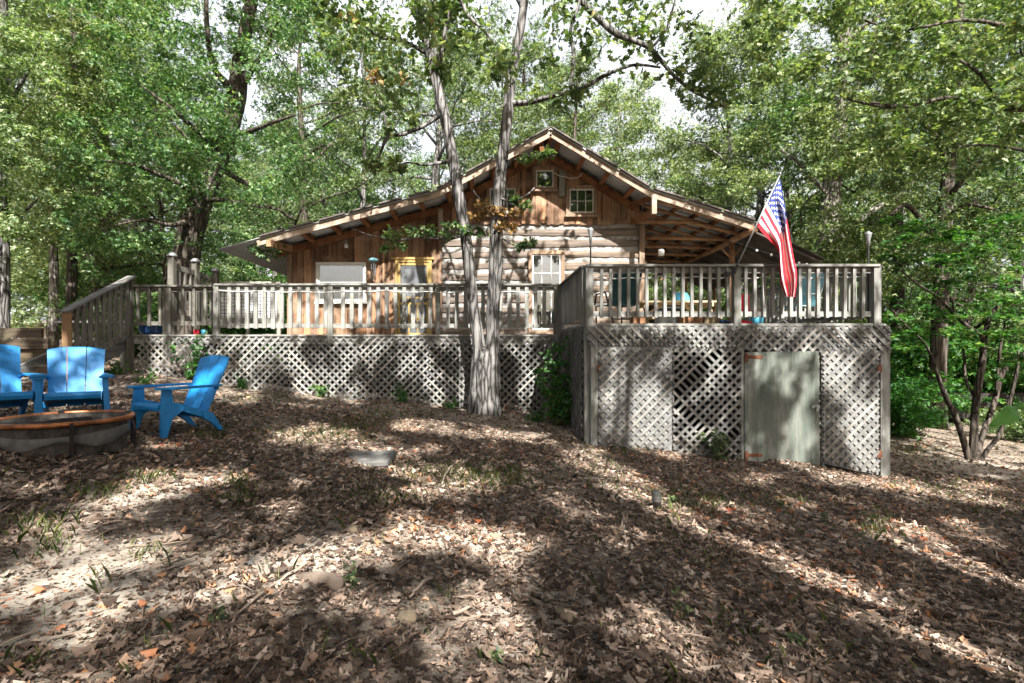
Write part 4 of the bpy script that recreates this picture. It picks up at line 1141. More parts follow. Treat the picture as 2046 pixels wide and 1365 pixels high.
mb = MB(); mb.tube([p+Vector((-.11,.03,.02)), p+Vector((0,0,.03)), p+Vector((.11,-.05,.02))], [.03,.036,.034], 10, .08); o = mb.build('firewood_chunk', M['stick'], smooth=True); tag(o, 'grey brown chunk of firewood lying in the sunlit leaves', 'firewood')
sticks = [([(430,1085),(350,1095),(250,1100)],.006,'thin pale stick lying across the sunlit leaves at the left'),([(620,1130),(560,1170),(470,1240),(370,1320)],.009,'long thin dry stick running down through the left foreground'),
    ([(860,1165),(835,1185),(818,1205)],.011,'short bent stick in the shadow below the middle sunlit leaves'),([(905,935),(890,955),(883,975)],.014,'crooked pale stick standing out of the grass near the paving slab'),
    ([(1362,1270),(1368,1310),(1395,1350)],.006,'thin curved pale twig near the bottom right of the middle'),([(1060,1105),(1090,1095),(1150,1092)],.006,'thin twig lying in the shadow right of the middle sunlit patch'),
    ([(905,1240),(945,1222)],.010,'short pale stick beside the sunlit orange leaves near the bottom'),([(845,1030),(880,1034)],.010,'short whitish stick at the edge of the middle sunlit patch'),
    ([(1590,1360),(1660,1325),(1700,1300)],.006,'thin dry stick at the bottom edge right of the middle'),([(330,1150),(400,1120)],.007,'short stick in the bright left sunlit patch')]
for pts, r_, lab in sticks:
    q = [at_ground(*p_)+Vector((0,0,r_*1.5+.012)) for p_ in pts]
    full = []
    for a, b in zip(q, q[1:]):
        for k in range(4): full.append(a.lerp(b, k/4)+Vector((random.uniform(-.008,.008), random.uniform(-.008,.008), random.uniform(0,.008))))
    full.append(q[-1]); mb = MB(); mb.tube(full, [r_*(1-.5*i/len(full)) for i in range(len(full))], 6, .1)
    tag(mb.build('stick', M['stick'], smooth=True), lab, 'stick', 'sticks in the leaf litter')

# neighbour house far left
nh = thing('neighbour_house', 'low tan house with pale blue grey roof far behind at the left edge', 'house', (-27.0, 30, G(-27, 30)))
no = Vector(nh.location)
def npart(mb, name, mat, **k):
    o = mb.build(name, mat, nh, **k); o.location = -no; return o
hx0, hx1, hy0, hy1, hz, he = -34, -23.6, 27, 34, G(-27,28)-.3, 1.55
M['stucco'] = plain('tan_house_wall', (.34,.29,.24), .9, .1); M['shingle'] = plain('blue_grey_shingles', (.36,.38,.44), .9, .2, var=.4, scale=5)
mb = MB(); mb.box(hx0,hx1,hy0,hy0+.2,hz,he); mb.box(hx0,hx1,hy1-.2,hy1,hz,he); mb.box(hx1-.2,hx1,hy0+.2,hy1-.2,hz,he); mb.box(hx0,hx0+.2,hy0+.2,hy1-.2,hz,he); npart(mb, 'wall', M['stucco'])
mb = MB(); e = .5
mb.add([(hx0-e,hy0-e,he),(hx1+e,hy0-e,he),(hx1+e,hy1+e,he),(hx0-e,hy1+e,he),(hx0+3,30.5,he+1.9),(hx1-3.3,30.5,he+1.9)], [(0,1,5,4),(1,2,5),(2,3,4,5),(3,0,4),(0,3,2,1)]); npart(mb, 'roof', M['shingle'])
mb = MB(); mb.box(hx0-e,hx1+e,hy0-e-.06,hy0-e-.01,he-.12,he+.04); npart(mb, 'fascia', M['trim'])
mb = MB(); mb.box(-25.5,-24.7,hy0-.06,hy0-.01,hz,1.25); d_ = npart(mb, 'door', M['trim'])
mb = MB(); mb.box(-30.5,-29,hy0-.05,hy0-.01,.35,1.25); npart(mb, 'window', M['dark_in'])
mb = MB(); mb.lathe([(0,0),(.22,0),(.10,.22),(0,.24)], (-25.6,hy0-.3,1.0), 10); npart(mb, 'porch_lamp', M['black'])
# low timber wall beyond the deck at right, blackened as a shadowy void
tw = thing('timber_wall', 'low timber retaining wall blackened as a dark void along the lane at the right', 'wall', (15, 17.2, G(15, 17.2)))
for a, b, z, dy in ((13.0,24,-2.35,0),(13.0,24,-2.05,.02),(13.05,23.8,-1.76,.0)):
    mb = MB(); mb.box(a,b,17.2+dy,17.4+dy,z,z+.285); o = mb.build('timber', M['char'], tw); o.location = -Vector(tw.location)
# ================================================================== SUN DIRECTION AND SUN FLECKS
EL = math.radians(47); HX, HY = .25, -.968        # direction to the sun (behind the camera, a little right)
SUN = Vector((HX*math.cos(EL), HY*math.cos(EL), math.sin(EL))).normalized()

# ---- trees behind and above the camera; their leaves leave gaps where the yard is lit
LIT = [  # capsules in photo pixels: x0,y0,x1,y1,r   (sun flecks on yard and walls)
 (0,1200,270,1205,46),(130,1115,440,1125,42),(430,1150,560,1150,36),(0,1090,110,1105,24),(790,1065,1060,1090,40),(600,1110,760,1110,42),(940,1235,1060,1300,42),
 (1555,1115,1700,1190,34),(1700,1190,1840,1275,36),(1790,1085,2046,1180,24),(1960,1320,2046,1365,24),(1440,1350,1500,1355,34),(1170,915,1390,1050,34),(1640,957,1985,985,20),(1560,1012,1640,1010,12),
 (1790,862,1850,880,22),(1850,885,2046,925,26),(140,1055,290,965,26),(290,965,460,955,26),(300,895,370,895,10),(0,970,90,965,22),(560,872,700,880,20),(800,850,1000,866,16),(1000,870,1060,880,12),(0,1300,90,1310,24),(700,930,780,935,12),
 (540,1010,600,1030,14),(1270,1100,1300,1110,12),
 (430,565,585,665,30),(590,620,680,660,26),(470,690,700,780,22),(560,700,620,790,18),(820,690,870,800,14),(965,690,965,800,34),(1020,700,1080,790,14),
 (1230,720,1290,870,34),(1290,800,1320,860,20),(1370,690,1430,740,24),(1520,720,1590,790,26),(1590,850,1600,920,26),(1660,740,1720,900,34),(1300,655,1460,660,16),(1490,655,1560,660,12),
 (1480,540,1740,545,10),(1500,560,1740,640,26),(1290,580,1420,640,16),
 (1120,455,1280,470,16),(1130,500,1280,520,18),(890,480,960,560,24),(1000,470,1110,480,14),(1010,520,1060,620,18),(1140,560,1200,640,14),(1075,385,1110,440,26),(1120,415,1140,440,12),
 (740,530,800,570,16),(830,530,860,600,12),(600,600,700,650,18),(640,545,720,560,10),(955,520,955,650,10),(985,420,985,640,10),(915,250,925,420,12),
 (130,705,200,730,10),(160,800,200,780,14),(360,780,420,740,12),(400,730,440,760,8),(20,780,40,740,14),(1520,380,1600,600,40),(150,760,190,800,14)]
_r = np.random.default_rng(123)
for _ in range(120):
    fx, fy = _r.uniform(0, 2046), 850+515*_r.uniform(0, 1)**1.25
    k_ = (fy-700)/400
    LIT.append((fx, fy, fx+_r.uniform(-60, 60)*k_, fy+_r.uniform(-12, 12)*k_, _r.uniform(6, 16)*(.4+k_)))
for _ in range(150):
    fx, fy = _r.uniform(280, 1120), _r.uniform(560, 800); LIT.append((fx, fy, fx+_r.uniform(-14, 14), fy+_r.uniform(-20, 20), _r.uniform(4, 12)))
for _ in range(110):
    fx, fy = _r.uniform(1170, 1770), _r.uniform(540, 930); LIT.append((fx, fy, fx+_r.uniform(-14, 14), fy+_r.uniform(-20, 20), _r.uniform(4, 12)))
for _ in range(90):
    fx, fy = _r.uniform(600, 1280), _r.uniform(440, 640); LIT.append((fx, fy, fx+_r.uniform(-12, 12), fy+_r.uniform(-8, 8), _r.uniform(4, 10)))
for _ in range(26):
    fx, fy = _r.uniform(0, 440), _r.uniform(690, 830); LIT.append((fx, fy, fx+_r.uniform(-10, 10), fy+_r.uniform(-14, 14), _r.uniform(6, 13)))
LIT += [(955,700,972,805,20),(987,480,990,580,9),(932,430,936,520,9),(905,300,916,400,9),(1000,380,1004,310,8),(985,600,984,660,9),(945,580,948,640,8),(870,150,885,230,9),(1015,200,1018,250,8)]
LA = np.array(LIT, float)
LB = np.array(LIT[:13], float)
def lit(px, py, tab=None):
    out = np.zeros(len(px))
    for x0, y0, x1, y1, r in (LA if tab is None else tab):
        dx, dy = x1-x0, y1-y0; L2 = dx*dx+dy*dy+1e-6
        t = np.clip(((px-x0)*dx+(py-y0)*dy)/L2, 0, 1)
        # ground patches are wide and flat in the picture
        ky = 1.9 if (y0 > 845 and y1 > 845) else 1.0
        d = np.sqrt(((px-x0-t*dx)/ky**.5)**2+((py-y0-t*dy)*ky**.5)**2)
        out = np.maximum(out, np.clip(1.5-d/r, 0, 1))
    return out
S_ = -np.array(SUN)
def landing(p):
    """where the shadow of canopy point p falls: front plane of a deck, the house wall, or the ground"""
    best = np.full(len(p), 1e9)
    for Y0, xa, xb, za, zb_ in ((10.1, -.62, .50, None, 4.6), (YU, 1.6, 6.8, None, 1.45), (8.0, 4.15, 5.6, .75, 2.95), (6.45, -5.75, -4.65, None, .06), (6.25, -4.2, -3.2, None, .0), (5.9, -6.4, -5.4, None, .06), (YD, -7.8, 1.7, None, 1.48), (YF, -5.2, 4.4, .3, 5.4)):
        t = (Y0-p[:, 1])/S_[1]; q = p+S_*t[:, None]
        ok = (t > 0) & (q[:, 0] > xa) & (q[:, 0] < xb) & (q[:, 2] < zb_) & (q[:, 2] > (gz(q[:, 0], np.full(len(p), Y0-.05)) if za is None else za))
        best = np.where(ok & (t < best), t, best)
    t = (p[:, 2]+1.2)/-S_[2]
    for _ in range(6):
        q = p+S_*t[:, None]; t = t+(q[:, 2]-gz(q[:, 0], q[:, 1]))/-S_[2]
    best = np.minimum(best, t)
    return p+S_*best[:, None]

def sunkeep(pos, rng, rad=.13, k=4):
    """False for leaves whose shadow would fall on one of the sun flecks"""
    m = np.zeros(len(pos))
    for i in range(k):
        q = landing(pos+(rng.normal(0, rad*.7, pos.shape) if i else 0))
        fr = q[:, 1] > .8
        s1 = q[:, 0]*5.3+q[:, 2]*4.1; s2 = q[:, 1]*3.1-q[:, 0]*2.3+q[:, 2]*6.0; s3 = q[:, 0]*11.0-q[:, 1]*6.1+q[:, 2]*9
        br = np.clip(.78+.34*np.sin(s1+1.3*np.sin(s2))+.30*np.sin(s3+1.1*np.sin(s1*.7+2)), 0, 1.15)
        m = np.maximum(m, br*np.where(fr, lit(q[:, 0]/q[:, 1]*F+CX, CY-q[:, 2]/q[:, 1]*F), 0))
    q = landing(pos); m = np.maximum(m, np.where(q[:, 1] > .8, .9*lit(q[:, 0]/q[:, 1]*F+CX, CY-q[:, 2]/q[:, 1]*F, LB), 0))
    t = (10.6-pos[:, 1])/S_[1]; q = pos+S_*t[:, None]
    m = np.where((t > 1) & (q[:, 0] > -3.6) & (q[:, 0] < 13) & (q[:, 2] > 4.0) & (q[:, 2] < 9.5), np.maximum(m, .6), m)
    return rng.uniform(.05, .7, len(pos)) > m
# ================================================================== TREES
def smooth_path(pts, k=4):
    pts = [np.array(p, float) for p in pts]; out = []
    for i in range(len(pts)-1):
        p0 = pts[max(i-1,0)]; p1 = pts[i]; p2 = pts[i+1]; p3 = pts[min(i+2,len(pts)-1)]
        for j in range(k):
            t = j/k
            out.append(.5*((2*p1)+(-p0+p2)*t+(2*p0-5*p1+4*p2-p3)*t*t+(-p0+3*p1-3*p2+p3)*t**3))
    out.append(pts[-1]); return out
def limb(mb, path, n=8, jit=.05, k=4):
    q = smooth_path(path, k); mb.tube([p[:3] for p in q], [max(.002, p[3]) for p in q], n, jit); return q
def grow(mb, start, az, rise, L, r0, rng, n=6, nseg=5, droop=.12):
    """one limb; returns list of points"""
    d = np.array([math.cos(az)*math.cos(rise), math.sin(az)*math.cos(rise), math.sin(rise)])
    p = np.array(start[:3], float); pts = [np.append(p, r0)]
    for i in range(nseg):
        d = d+rng.normal(0, .16, 3)+np.array([0,0,-droop*.35 if i > 1 else .05]); d /= np.linalg.norm(d)
        p = p+d*L/nseg; pts.append(np.append(p, r0*(1-.88*(i+1)/nseg)))
    mb.tube([q[:3] for q in pts], [q[3] for q in pts], n, .06)
    return pts
def clumps(centres, rad, per, rng, flat=.55):
    C = np.repeat(np.array(centres), per, axis=0); R = np.repeat(np.array(rad), per)[:, None]
    off = rng.normal(size=C.shape); off /= np.maximum(np.linalg.norm(off, axis=1, keepdims=True), 1e-6)
    off *= rng.uniform(0, 1, (len(C), 1))**.5
    pos = C+off*R*np.array([1, 1, flat])
    nrm = off*.55+np.array([0, 0, .55])+rng.normal(0, .55, C.shape)
    return pos, nrm
def tree_meshes(seed, H, z0, R, nl, leaf, per, lmat, bmat, r0, lean=(0,0), crad=.75, tpl=SIMPLE, flat=.5, prof=1.0, trunk_top=.92):
    rng = np.random.default_rng(seed); random.seed(seed)
    mb = MB(); tp = []
    ns = 9
    wob = np.cumsum(rng.normal(0, .10, (ns+1, 2)), axis=0)
    for i in range(ns+1):
        t = i/ns
        tp.append((lean[0]*t*H+wob[i,0]*min(1,t*3), lean[1]*t*H+wob[i,1]*min(1,t*3), -.2+t*H*trunk_top, r0*(1.5 if i == 0 else 1)*(1-.86*t)))
    q = limb(mb, tp, 10, .05, 3)
    cs = []; cr = []
    for i in range(nl):
        t = (i+.5)/nl
        z = z0*.75+(H*trunk_top-z0*.75)*t
        j = min(len(q)-1, int(z/(H*trunk_top)*(len(q)-1))); st = q[j]
        Lm = R*(math.sin(PI*min(.96, .22+.72*t))**.8)*rng.uniform(.75, 1.15)*prof
        az = i*2.4+rng.normal(0, .3); rise = (.15+.75*t)+rng.normal(0, .12)
        pts = grow(mb, st, az, rise, Lm, max(.02, st[3]*.48), rng)
        for s_ in (2, 3, 4, 5): cs.append(pts[s_][:3]+rng.normal(0, .25, 3)); cr.append(crad*rng.uniform(.7, 1.25))
        for m in range(4):
            b = pts[2+m % 4]; a2 = az+rng.choice([-1, 1])*rng.uniform(.5, 1.2)
            p2 = grow(mb, b, a2, rise*.6+rng.normal(0, .25), Lm*rng.uniform(.28, .5), max(.008, b[3]*.55), rng, 5, 4)
            for s_ in (2, 4): cs.append(p2[s_][:3]+rng.normal(0, .2, 3)); cr.append(crad*rng.uniform(.6, 1.1))
    pos, nrm = clumps(cs, cr, per, rng, flat)
    size = rng.uniform(.7, 1.3, len(pos))*leaf
    return mb, pos, nrm, size
def make_tree(name, label, cat, loc, args, lmat, bmat, group=None, rz=0, tpl=SIMPLE, scale=1.0, kw={}):
    r = thing(name, label, cat, loc, rz, group)
    mb, pos, nrm, size = tree_meshes(*args, lmat, bmat, **kw)
    mb.build('trunk', M[bmat], r, smooth=True)
    scatter('crown', pos, nrm, size, tpl, M[lmat], r, rng=np.random.default_rng(args[0]))
    r.scale = (scale,)*3
    return r

# ---- forest beyond the house: seven source trees, copied
SRC = []
def src(seed, H, z0, R, nl, leaf, per, lm, bm, r0, **k):
    kw = dict(r0=r0); kw.update(k)
    r = empty('forest_tree'); mb, pos, nrm, size = tree_meshes(seed, H, z0, R, nl, leaf, int(per*2.1), lm, bm, **kw)
    mb.build('trunk', M[bm], r, smooth=True); scatter('crown', pos, nrm, size, SPRIG, M[lm], r, rng=np.random.default_rng(seed))
    SRC.append(r); return r
src(11, 19, 4.0, 5.0, 24, .14, 26, 'leaf_a', 'bark', .26)
src(12, 21, 6.0, 4.8, 22, .14, 26, 'leaf_c', 'bark_dk', .30)
src(13, 17, 3.2, 4.8, 22, .135, 28, 'leaf_b', 'bark', .22)
src(14, 23, 7.0, 5.2, 24, .145, 24, 'leaf_c', 'bark', .30)
src(15, 15, 2.2, 4.6, 22, .135, 28, 'leaf_a', 'bark_dk', .20)
src(16, 20, 5.6, 5.2, 24, .14, 26, 'leaf_b', 'bark_dk', .27)
used = [False]*len(SRC)
def forest(k, x, y, label, s=1.0, rz=None, group=None):
    r = SRC[k]
    if used[k]:
        r = copy_tree(r)
    used[k] = True
    r.name = 'forest_tree'
    r.location = (x, y, G(x, y)-.1); r.rotation_euler.z = random.uniform(0, 6) if rz is None else rz; r.scale = (s, s, s*random.uniform(.93, 1.07))
    tag(r, label, 'tree', group or 'forest trees round the cabin'); return r
F1 = [  # px, distance, source, scale, label
 (-60,17,5,.95,'pale sunlit leafy tree at the far left above the plank wall'),
 (190,21.5,5,1.0,'tall yellow green tree standing over the neighbour house at left'),
 (215,23,5,1.05,'bright sunlit tree seen between the stair rail and the left edge'),
 (335,19,4,.8,'dark green low branched tree right behind the stairs'),
 (600,23,1,.95,'tall cool green tree rising behind the left end of the cabin roof'),
 (720,27,0,1.0,'green tree behind the middle of the left roof slope'),
 (860,24,3,.95,'tall dark stemmed tree behind the forked oak'),
 (1010,28,5,1.0,'pale leaved tree directly behind the roof ridge'),
 (1150,24.5,1,.86,'shorter cool green tree just right of the roof ridge'),
 (1475,24,2,1.08,'light green tree behind the right roof slope'),
 (1500,23,3,.85,'cool green tree behind the flag tip'),
 (1590,20,0,.80,'green tree to the right of the flag above the dark porch eave'),
 (1800,21,1,1.0,'tall dark green tree right of the pale forked tree'),
 (1930,19.5,4,1.0,'dark green tree low branched over the lane at the right'),
 (2090,16,0,.95,'leafy tree at the far right edge of the photo'),
]
for px, d, k, sc, lab in F1:
    p = P(px, 700, d); forest(k, p.x, d, lab, sc)
rowlab = ['distant forest tree in the row far behind the cabin', 'very distant forest tree closing the view far behind the cabin']
rr = random.Random(5)
for row, (d, step, lab) in enumerate(((33, 5.6, rowlab[0]), (45, 7.5, rowlab[1]))):
    x = -1.15*d
    while x < 1.25*d:
        dd = d+rr.uniform(-2.5, 2.5); xx = x+rr.uniform(-1.5, 1.5)
        # leave the bright gap of sky right of the ridge
        gap = abs(xx/dd*1000+966-1305) < 55
        px = xx/dd*1000+966
        sc = rr.uniform(.9, 1.15)*(1.05+.1*row)
        if gap: sc *= .5
        forest(rr.randrange(6), xx, dd, lab, sc, rz=rr.uniform(0, 6), group='far forest rows'); x += step
# ---- understory bushes
BS = []
def bush_src(seed, H, R, lm, leaf, nst=9, per=34):
    rng = np.random.default_rng(seed); mb = MB(); cs = []; cr = []
    for i in range(nst):
        az = 2*PI*i/nst+rng.normal(0,.3)
        pts = grow(mb, (0,0,-.1), az, rng.uniform(.7,1.35), H*rng.uniform(.8,1.2), .03, rng, 5, 6)
        for s_ in range(1, 7):
            cs.append(pts[s_][:3]+rng.normal(0,.2,3)); cr.append(R*rng.uniform(.3,.5))
            if s_ > 2:
                p2 = grow(mb, pts[s_], az+rng.normal(0,1), rng.normal(.2,.3), R*.7, .012, rng, 4, 3)
                for q in p2[1:]: cs.append(q[:3]); cr.append(R*rng.uniform(.25,.4))
    pos, nrm = clumps(cs, cr, per, rng, .5)
    r = empty('bush'); mb.build('stem', M['bark_dk'], r, smooth=True); scatter('foliage', pos, nrm, rng.uniform(.7,1.3,len(pos))*leaf, SPRIG, M[lm], r, rng=rng)
    BS.append(r); return r
bush_src(31, 2.6, 1.5, 'leaf_d', .15); bush_src(32, 3.0, 1.7, 'leaf_b', .14); bush_src(33, 2.2, 1.5, 'leaf_a', .14)
ub = [False]*3
def bush(k, px, d, label, s=1.0, group='undergrowth bushes round the cabin'):
    r = BS[k]
    if ub[k]: r = copy_tree(r)
    ub[k] = True; r.name = 'bush'; p = P(px, 700, d)
    r.location = (p.x, d, G(p.x, d)-.05); r.rotation_euler.z = random.uniform(0,6); r.scale = (s,)*3; tag(r, label, 'bush', group)
for k, px, d, s, lab in (
 (1,-150,15,1.0,'pale leaved bush at the left edge above the plank wall'),(2,265,17,.8,'green bush seen through the stair balusters'),(2,330,17,.9,'green bush behind the tall capped deck posts'),(1,420,22,1.0,'light green bush behind the wire fence left of the house'),(0,505,19,.9,'bright green bush below the left roof eave'),
 (0,1390,23,1.1,'green bush seen through the porch behind the picnic table'),(1,1480,24,1.1,'pale bush seen through the porch right of the porch post'),(0,1600,21,1.2,'bright bush behind the right end of the raised railing'),(0,1690,19,1.2,'dense bright green bush behind the aqua chair'),
 (0,1800,18.6,1.05,'leafy bright bush right of the raised deck corner'),(1,1850,21,1.3,'sunlit bush beyond the lane behind the right tree trunk'),(0,1955,18.8,1.15,'green bush beyond the timber wall at the right'),(1,2060,18.7,1.1,'pale bush at the right edge beyond the lane'),
 (0,1800,13.6,.55,'low dark green shrub just beyond the right corner of the storage deck'),(0,1790,17.6,.95,'dense green bush behind the raised railing corner and the arching shrub'),(2,2040,13.2,.42,'small ground hugging bush beside the lane at the right edge'),
 (2,1755,20,1.1,'green bush directly behind the deck corner post at right')):
    bush(k, px, d, lab, s)
x = -38; i = 0
rr = random.Random(9)
while x < 42:
    d = rr.uniform(25, 30); k = rr.randrange(3); px = x/d*1000+966
    if not (-20 < px < 150): bush(k, px, d, 'undergrowth bush among the far trunks at the forest edge', rr.uniform(1.2, 1.7), 'far undergrowth at the forest edge')
    x += 3.0
x = -60
while x < 66:
    d = rr.uniform(40, 52); bush(rr.randrange(3), x/d*1000+966, d, 'distant undergrowth bush deep in the woods', rr.uniform(2.0, 2.8), 'deep undergrowth'); x += 5.0

rng = np.random.default_rng(17)
n = 1500
ang = rng.uniform(-1.02, 1.02, n); dist = rng.uniform(58, 74, n); hh = rng.uniform(0, 1, n)**.85
cx_ = np.tan(ang)*dist*.9
top = 24+5*np.sin(cx_*.11)+3*np.sin(cx_*.31+1)
gapm = np.abs(cx_/dist*1000+966-1306) < 42
top = np.where(gapm, 15, top)
cen = np.stack([cx_, dist, gz(cx_, dist)+hh*top], 1)
pos, nrm = clumps(cen, rng.uniform(1.3, 2.6, n), 46, rng, .6)
o = scatter('distant_woods', pos, nrm, rng.uniform(.5, 1.0, len(pos)), SPRIG, M['leaf_far'], rng=rng); tag(o, 'mass of dark green woods closing the view behind all the trees', 'woods', kind='stuff')
# ---- hand-placed trees --------------------------------------------------
def px_path(pts, k=1.0):
    out = []
    for px, py, d, w in pts:
        p = P(px, py, d); out.append((p.x, p.y, p.z, w/F*d/2))
    return out
def custom_tree(name, label, base, stems, branches, leafsets, bmat, cat='tree', group=None):
    """stems/branches: lists of px paths (px,py,dist,width px); leafsets: list of (matname, template, pos, nrm, size)"""
    r = thing(name, label, cat, base, 0, group); off = -Vector(base)
    for st_ in stems:
        mb = MB()
        for pth in st_: limb(mb, px_path(pth), 14, .035, 5)
        o = mb.build('trunk', M[bmat], r, smooth=True); o.location = off
    if branches:
        mb = MB()
        for pth in branches: limb(mb, px_path(pth), 7, .06, 4)
        o = mb.build('branch', M[bmat], r, smooth=True); o.location = off
    for nm, lm, tpl, pos, nrm, size in leafsets:
        o = scatter(nm, pos, nrm, size, tpl, M[lm], r, curl=.25, rng=np.random.default_rng(3)); o.location = off
    return r
def px_clumps(lst, per, rng, flat=.6):
    cs = []; cr = []
    for px, py, d, rad in lst: cs.append(np.array(P(px, py, d))); cr.append(rad/F*d)
    return clumps(cs, cr, per, rng, flat)
rng = np.random.default_rng(21)
# forked oak in front of the long deck
D0 = 10.25
base = (P(968,826,D0).x, D0, G(P(968,826,D0).x, D0))
stemL = [(958,840,D0,66),(958,800,D0,50),(958,745,D0,40),(957,690,D0,33),(947,625,D0,30),(938,545,D0,29),(930,470,D0+.05,29),(918,400,D0+.1,29),(905,320,D0+.15,28),(890,240,D0+.2,26),(868,150,D0+.25,24),(846,60,D0+.3,21),(825,-40,D0+.35,19),(800,-160,D0+.3,16),(790,-320,D0+.2,11)]
stemR = [(978,842,D0-.02,66),(978,800,D0-.02,52),(980,745,D0-.03,42),(983,690,D0-.04,35),(985,620,D0-.06,34),(990,540,D0-.1,34),(992,460,D0-.12,33),(997,380,D0-.15,31),(1006,300,D0-.2,28),(1015,220,D0-.25,27),(1022,150,D0-.3,24),(1036,80,D0-.35,22),(1048,0,D0-.4,20),(1062,-110,D0-.45,17),(1080,-280,D0-.5,11)]
core = [(967,850,D0-.01,62),(968,805,D0-.01,62),(969,760,D0,58),(970,715,D0,44),(971,690,D0,20)]
br = [[(1018,207,D0-.25,13),(1060,204,D0-.4,11),(1110,190,D0-.5,10),(1160,178,D0-.6,9),(1210,150,D0-.7,8),(1265,130,D0-.8,6),(1320,135,D0-.9,4)],
 [(1140,178,D0-.55,8),(1146,110,D0-.7,8),(1140,60,D0-.8,7),(1155,15,D0-.8,6),(1175,-60,D0-.9,5)],
 [(1060,-100,D0-.5,15),(1130,-30,D0-.7,14),(1218,58,D0-.9,13),(1262,80,D0-1,11),(1300,98,D0-1.1,9),(1345,150,D0-1.2,7),(1390,185,D0-1.3,6),(1450,214,D0-1.4,4)],
 [(1300,98,D0-1.1,6),(1330,60,D0-1.1,5),(1352,-10,D0-1.1,4)],
 [(886,225,D0+.2,10),(850,250,D0+.1,9),(806,268,D0-.0,8),(775,275,D0-.1,7),(758,310,D0-.2,5),(745,335,D0-.2,3)],
 [(868,150,D0+.25,10),(880,110,D0+.1,9),(890,60,D0+.0,7),(905,0,D0-.1,5)],
 [(858,110,D0+.3,9),(800,80,D0+.2,7),(760,75,D0+.1,5),(720,45,D0,4)],
 [(775,275,D0-.1,5),(760,200,D0-.2,4),(725,150,D0-.2,3),(728,60,D0-.2,2)],
 [(905,320,D0+.1,6),(850,330,D0-.1,5),(810,325,D0-.2,3),(780,345,D0-.3,2)],
 [(935,470,D0,5),(890,478,D0-.3,4),(840,474,D0-.5,4),(790,480,D0-.7,3),(740,470,D0-.8,2),(705,458,D0-.8,1.5)],
 [(988,420,D0-.1,5),(960,400,D0-.3,4),(945,380,D0-.4,2)],
 [(996,395,D0-.2,5),(1025,402,D0-.4,4),(1052,390,D0-.5,3),(1068,375,D0-.5,2)],
 [(1006,320,D0-.2,5),(1040,318,D0-.45,4),(1075,308,D0-.6,3),(1110,312,D0-.7,2)],
 [(992,470,D0-.1,5),(1030,490,D0-.4,3),(1065,492,D0-.5,2)],
 [(915,-10,D0-.1,8),(935,30,D0-.2,7),(965,60,D0-.3,6),(990,90,D0-.5,4)],
 [(1048,30,D0-.35,8),(1020,-20,D0-.6,6),(960,-40,D0-.8,5),(915,-10,D0-.2,5)]]
L1 = [(860,20,D0,60),(820,60,D0,50),(760,70,D0,55),(720,40,D0,50),(740,130,D0-.2,55),(800,120,D0,45),(905,30,D0-.1,50),(890,90,D0,45),(960,60,D0-.4,50),(985,100,D0-.5,40),(1000,40,D0-.6,45),
 (1080,40,D0-.6,50),(1100,90,D0-.6,50),(1150,30,D0-.8,55),(1170,80,D0-.7,50),(1080,140,D0-.5,45),(1130,150,D0-.6,45),(1190,140,D0-.7,50),(1240,130,D0-.8,40),(1290,60,D0-1,45),(1310,120,D0-1,38),(1250,40,D0-.9,50),(1200,20,D0-.8,50),
 (1345,150,D0-1.2,34),(1390,175,D0-1.3,36),(1440,190,D0-1.4,34),(1400,120,D0-1.3,40),(1360,60,D0-1.2,45),(1420,60,D0-1.2,45),(780,262,D0-.1,18),(745,330,D0-.2,16),(820,240,D0,16),(730,190,D0-.2,22),(795,335,D0-.3,14),
 (700,110,D0-.2,50),(660,60,D0-.1,50),(1060,180,D0-.4,30),(1110,200,D0-.5,30),(1160,190,D0-.6,28),(1190,210,D0-.6,24)]
for k in range(70): L1.append((rng.uniform(650,1330), rng.uniform(-30,235)*rng.uniform(.25,1), D0+rng.uniform(-1.5,1.2), rng.uniform(26,48)))
L1 = [q for q in L1 if not (((q[0]-1308)/34)**2+((q[1]-190)/60)**2 < 1 or ((q[0]-1000)/40)**2+((q[1]-15)/26)**2 < 1)]
p1, n1 = px_clumps([(x, y, q, r*1.15) for x, y, q, r in L1], 66, rng, .75)
above = []
for k in range(60):
    above.append((rng.uniform(640,1500), rng.uniform(-420,-40), D0+rng.uniform(-2.2,1.6), rng.uniform(50,80)))
pa, na = px_clumps(above, 90, rng, .6)
L2 = [(890,470,D0-.3,18),(855,462,D0-.5,22),(815,465,D0-.6,24),(780,470,D0-.7,22),(800,490,D0-.6,16),(770,498,D0-.6,12),(930,460,D0-.2,20),(960,465,D0-.2,18),(900,450,D0-.3,14),(1075,312,D0-.6,17),(1050,318,D0-.5,14),(1095,305,D0-.65,12),(1040,492,D0-.4,15),(1060,485,D0-.5,12),(1050,410,D0-.4,14),(1030,400,D0-.4,12)]
p2, n2 = px_clumps(L2, 46, rng, .55)
L3 = [(965,410,D0-.3,18),(985,420,D0-.2,14),(955,430,D0-.3,14),(1005,425,D0-.3,15),(1030,425,D0-.4,13),(1000,455,D0-.25,12),(700,40,D0-.1,22),(752,155,D0-.2,20),(805,160,D0,16),(1020,455,D0-.3,10)]
p3, n3 = px_clumps(L3, 40, rng, .7)
kk = sunkeep(pa, rng); pa, na = pa[kk], na[kk]
kk = sunkeep(p1, rng, .1, 3); p1, n1 = p1[kk], n1[kk]
stemL = [(x, y, q, w*(.80 if y < 700 else .92)) for x, y, q, w in stemL]; stemR = [(x, y, q, w*(.80 if y < 700 else .92)) for x, y, q, w in stemR]
core = [(967,862,D0-.01,86),(968,838,D0-.01,66),(968,805,D0-.01,56),(969,760,D0,54),(970,715,D0,42),(971,690,D0,18)]
